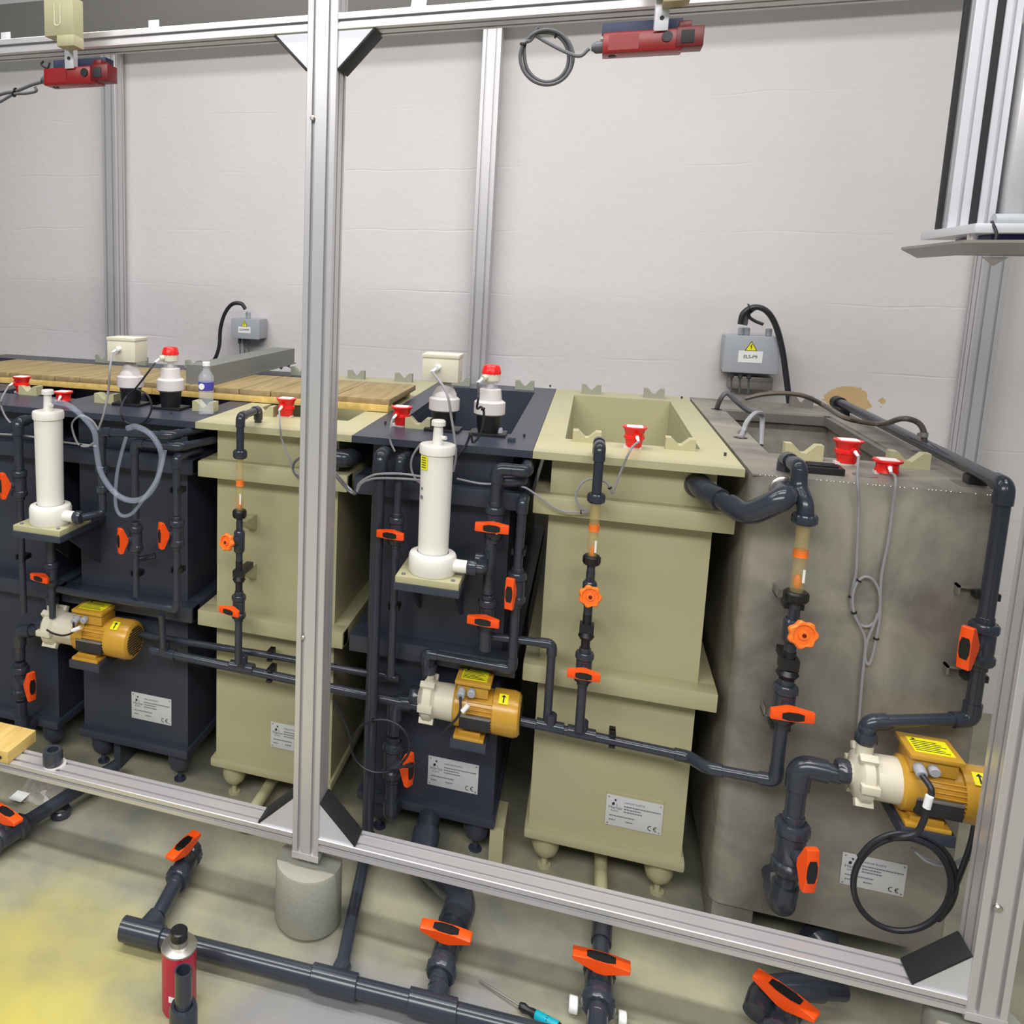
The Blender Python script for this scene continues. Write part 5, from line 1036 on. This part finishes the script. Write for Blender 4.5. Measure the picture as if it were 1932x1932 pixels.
MB().box(cx_-0.006, cx_+0.012, 1.65-r_*1.02, 1.65-r_*0.97, 0.05, 0.066).build('hazard_label', 'whites', t)
# loose couplings, plank, bag, tag
def ring(label, q, R, h_, r_in, ax=Z_):
    t = thing('pipe_coupling', label, 'coupling', q)
    MB().lathe(q, ax, [(0, r_in), (0, R*0.95), (0.004, R), (h_*0.8, R), (h_, R*0.88), (h_, r_in), (0, r_in)], 36).build('ring', 'pvc', t)
    return t
q = atz(88, 1452, 0.293)
ring('dark pipe coupling standing on the bottom rail at the left', V(q.x, 2.042, 0.296), 0.032, 0.048, 0.018)
tag(MB().cyl((q.x+0.006, 2.044, 0.293), (q.x+0.006, 2.044, 0.296), 0.036, n=28).build('gasket_disc', 'whiteg'), 'thin pale disc under the dark coupling on the bottom rail', 'disc')
q = atz(114, 1528, 0.02); ring('dark ring coupling lying on the floor behind the left edge pipe', V(q.x, q.y, 0.001), 0.036, 0.026, 0.026)
qa, qb = atz(24, 1375, 0.34), atz(0, 1400, 0.32)
t = thing('pine_plank', 'sawn pine plank end resting on the bottom rail at the left edge', 'plank', (qa.x-0.2, 2.05, 0.293))
MB().box(at(26, 1400, 2.02).x-0.5, at(26, 1400, 2.02).x, 1.99, 2.13, 0.294, 0.335, 0.002).build('plank', 'woodb', t)
MB().cyl(V(at(26, 1400, 2.02).x-0.03, 1.9895, 0.312), V(at(26, 1400, 2.02).x-0.03, 1.988, 0.312), 0.006, n=10).build('bolt_hole', 'ink', t)
q = atz(8, 1550, 0.0)
tag(MB().box(q.x-0.06, q.x+0.012, 2.00, 2.05, 0.0, 0.252, 0.002).build('support_block', 'slate'), 'dark slate support leg under the bottom rail at the left edge', 'leg')
q = atz(52, 1510, 0.0)
P = []
t = thing('plastic_bag', 'crumpled clear plastic bag with a white paper slip on the floor at the left', 'bag', q)
b = MB(); nn = 9; vs = [[b.bm.verts.new(V(q.x-0.06+0.16*i/nn, q.y-0.03+0.14*j/nn, 0.004+random.uniform(0, 0.022))) for i in range(nn+1)] for j in range(nn+1)]
for j in range(nn):
    for i in range(nn): b.bm.faces.new([vs[j][i], vs[j][i+1], vs[j+1][i+1], vs[j+1][i]])
b.build('film', 'film', t, 0.2)
MB().box(q.x-0.045, q.x+0.008, q.y-0.045, q.y+0.005, 0.024, 0.026).build('paper_slip', 'whites', t)
# drain pipes and feet under the beige tanks
for (x, y), lab, m_ in (((519, 1505), 'pale drain stub under the beige tank left of the centre post', 'beige'), ((1128, 1670), 'pale drain elbow under the beige tank with the empty opening', 'beige')):
    q = at(x, y, 2.58); t = thing('drain_stub', lab, 'pipe', (q.x, 2.62, 0.0))
    MB().lathe((q.x, 2.62, 0.128), -Z_, [(0, 0), (0, 0.034), (0.03, 0.034), (0.034, 0.022), (0.034, 0)], 22).tube(fillet([V(q.x, 2.62, 0.10), V(q.x, 2.62, 0.045), V(q.x, 2.30, 0.045)], 0.03), 0.020, 16).build('stub', m_, t)
q = atz(945, 1630, 0.0)
tag(MB().box(at(930, 1590, 2.6).x, at(955, 1590, 2.6).x, 2.45, 2.60, 0, 0.128, 0.002).build('support_block', 'beige'), 'pale support block on the floor between the slate and beige tanks', 'block')
tag(MB().lathe(atz(1556, 1775, 0.10)+V(0, 0.06, -0.05), V(0.2, -1, 0.3), [(0, 0), (0, 0.05), (0.05, 0.05), (0.075, 0.03), (0.08, 0)], 28).build('domed_plug', 'pvc'), 'dark domed drain cap under the steel tank behind the bottom rail', 'cap')
tag(MB().box(at(222, 1500, 2.5).x, at(234, 1500, 2.5).x, 2.48, 2.60, 0, 0.128).build('support_fin', 'slate'), 'thin slate support fin under the left slate tank', 'block')
# loose screwdriver
a = atz(905, 1850, 0.008); c_ = atz(982, 1898, 0.014); e = atz(1060, 1938, 0.016); d = (e-a).normalized()
t = thing('screwdriver', 'screwdriver with a teal and black grip lying on the floor', 'screwdriver', c_)
MB().cyl(a, c_, 0.0028, n=10).build('shaft', 'galv', t)
L_ = (e-c_).length
MB().lathe(c_-d*0.002, d, [(0, 0), (0, 0.009), (0.012, 0.012), (0.022, 0.0085), (0.035, 0.011), (L_*0.7, 0.0135), (L_, 0.012), (L_+0.006, 0)], 20).build('grip', 'black', t)
MB().lathe(c_+d*0.042, d, [(0, 0.0118), (0.002, 0.0128), (L_*0.55, 0.0146), (L_*0.56, 0.0130)], 12).build('grip_sleeve', 'teal', t)
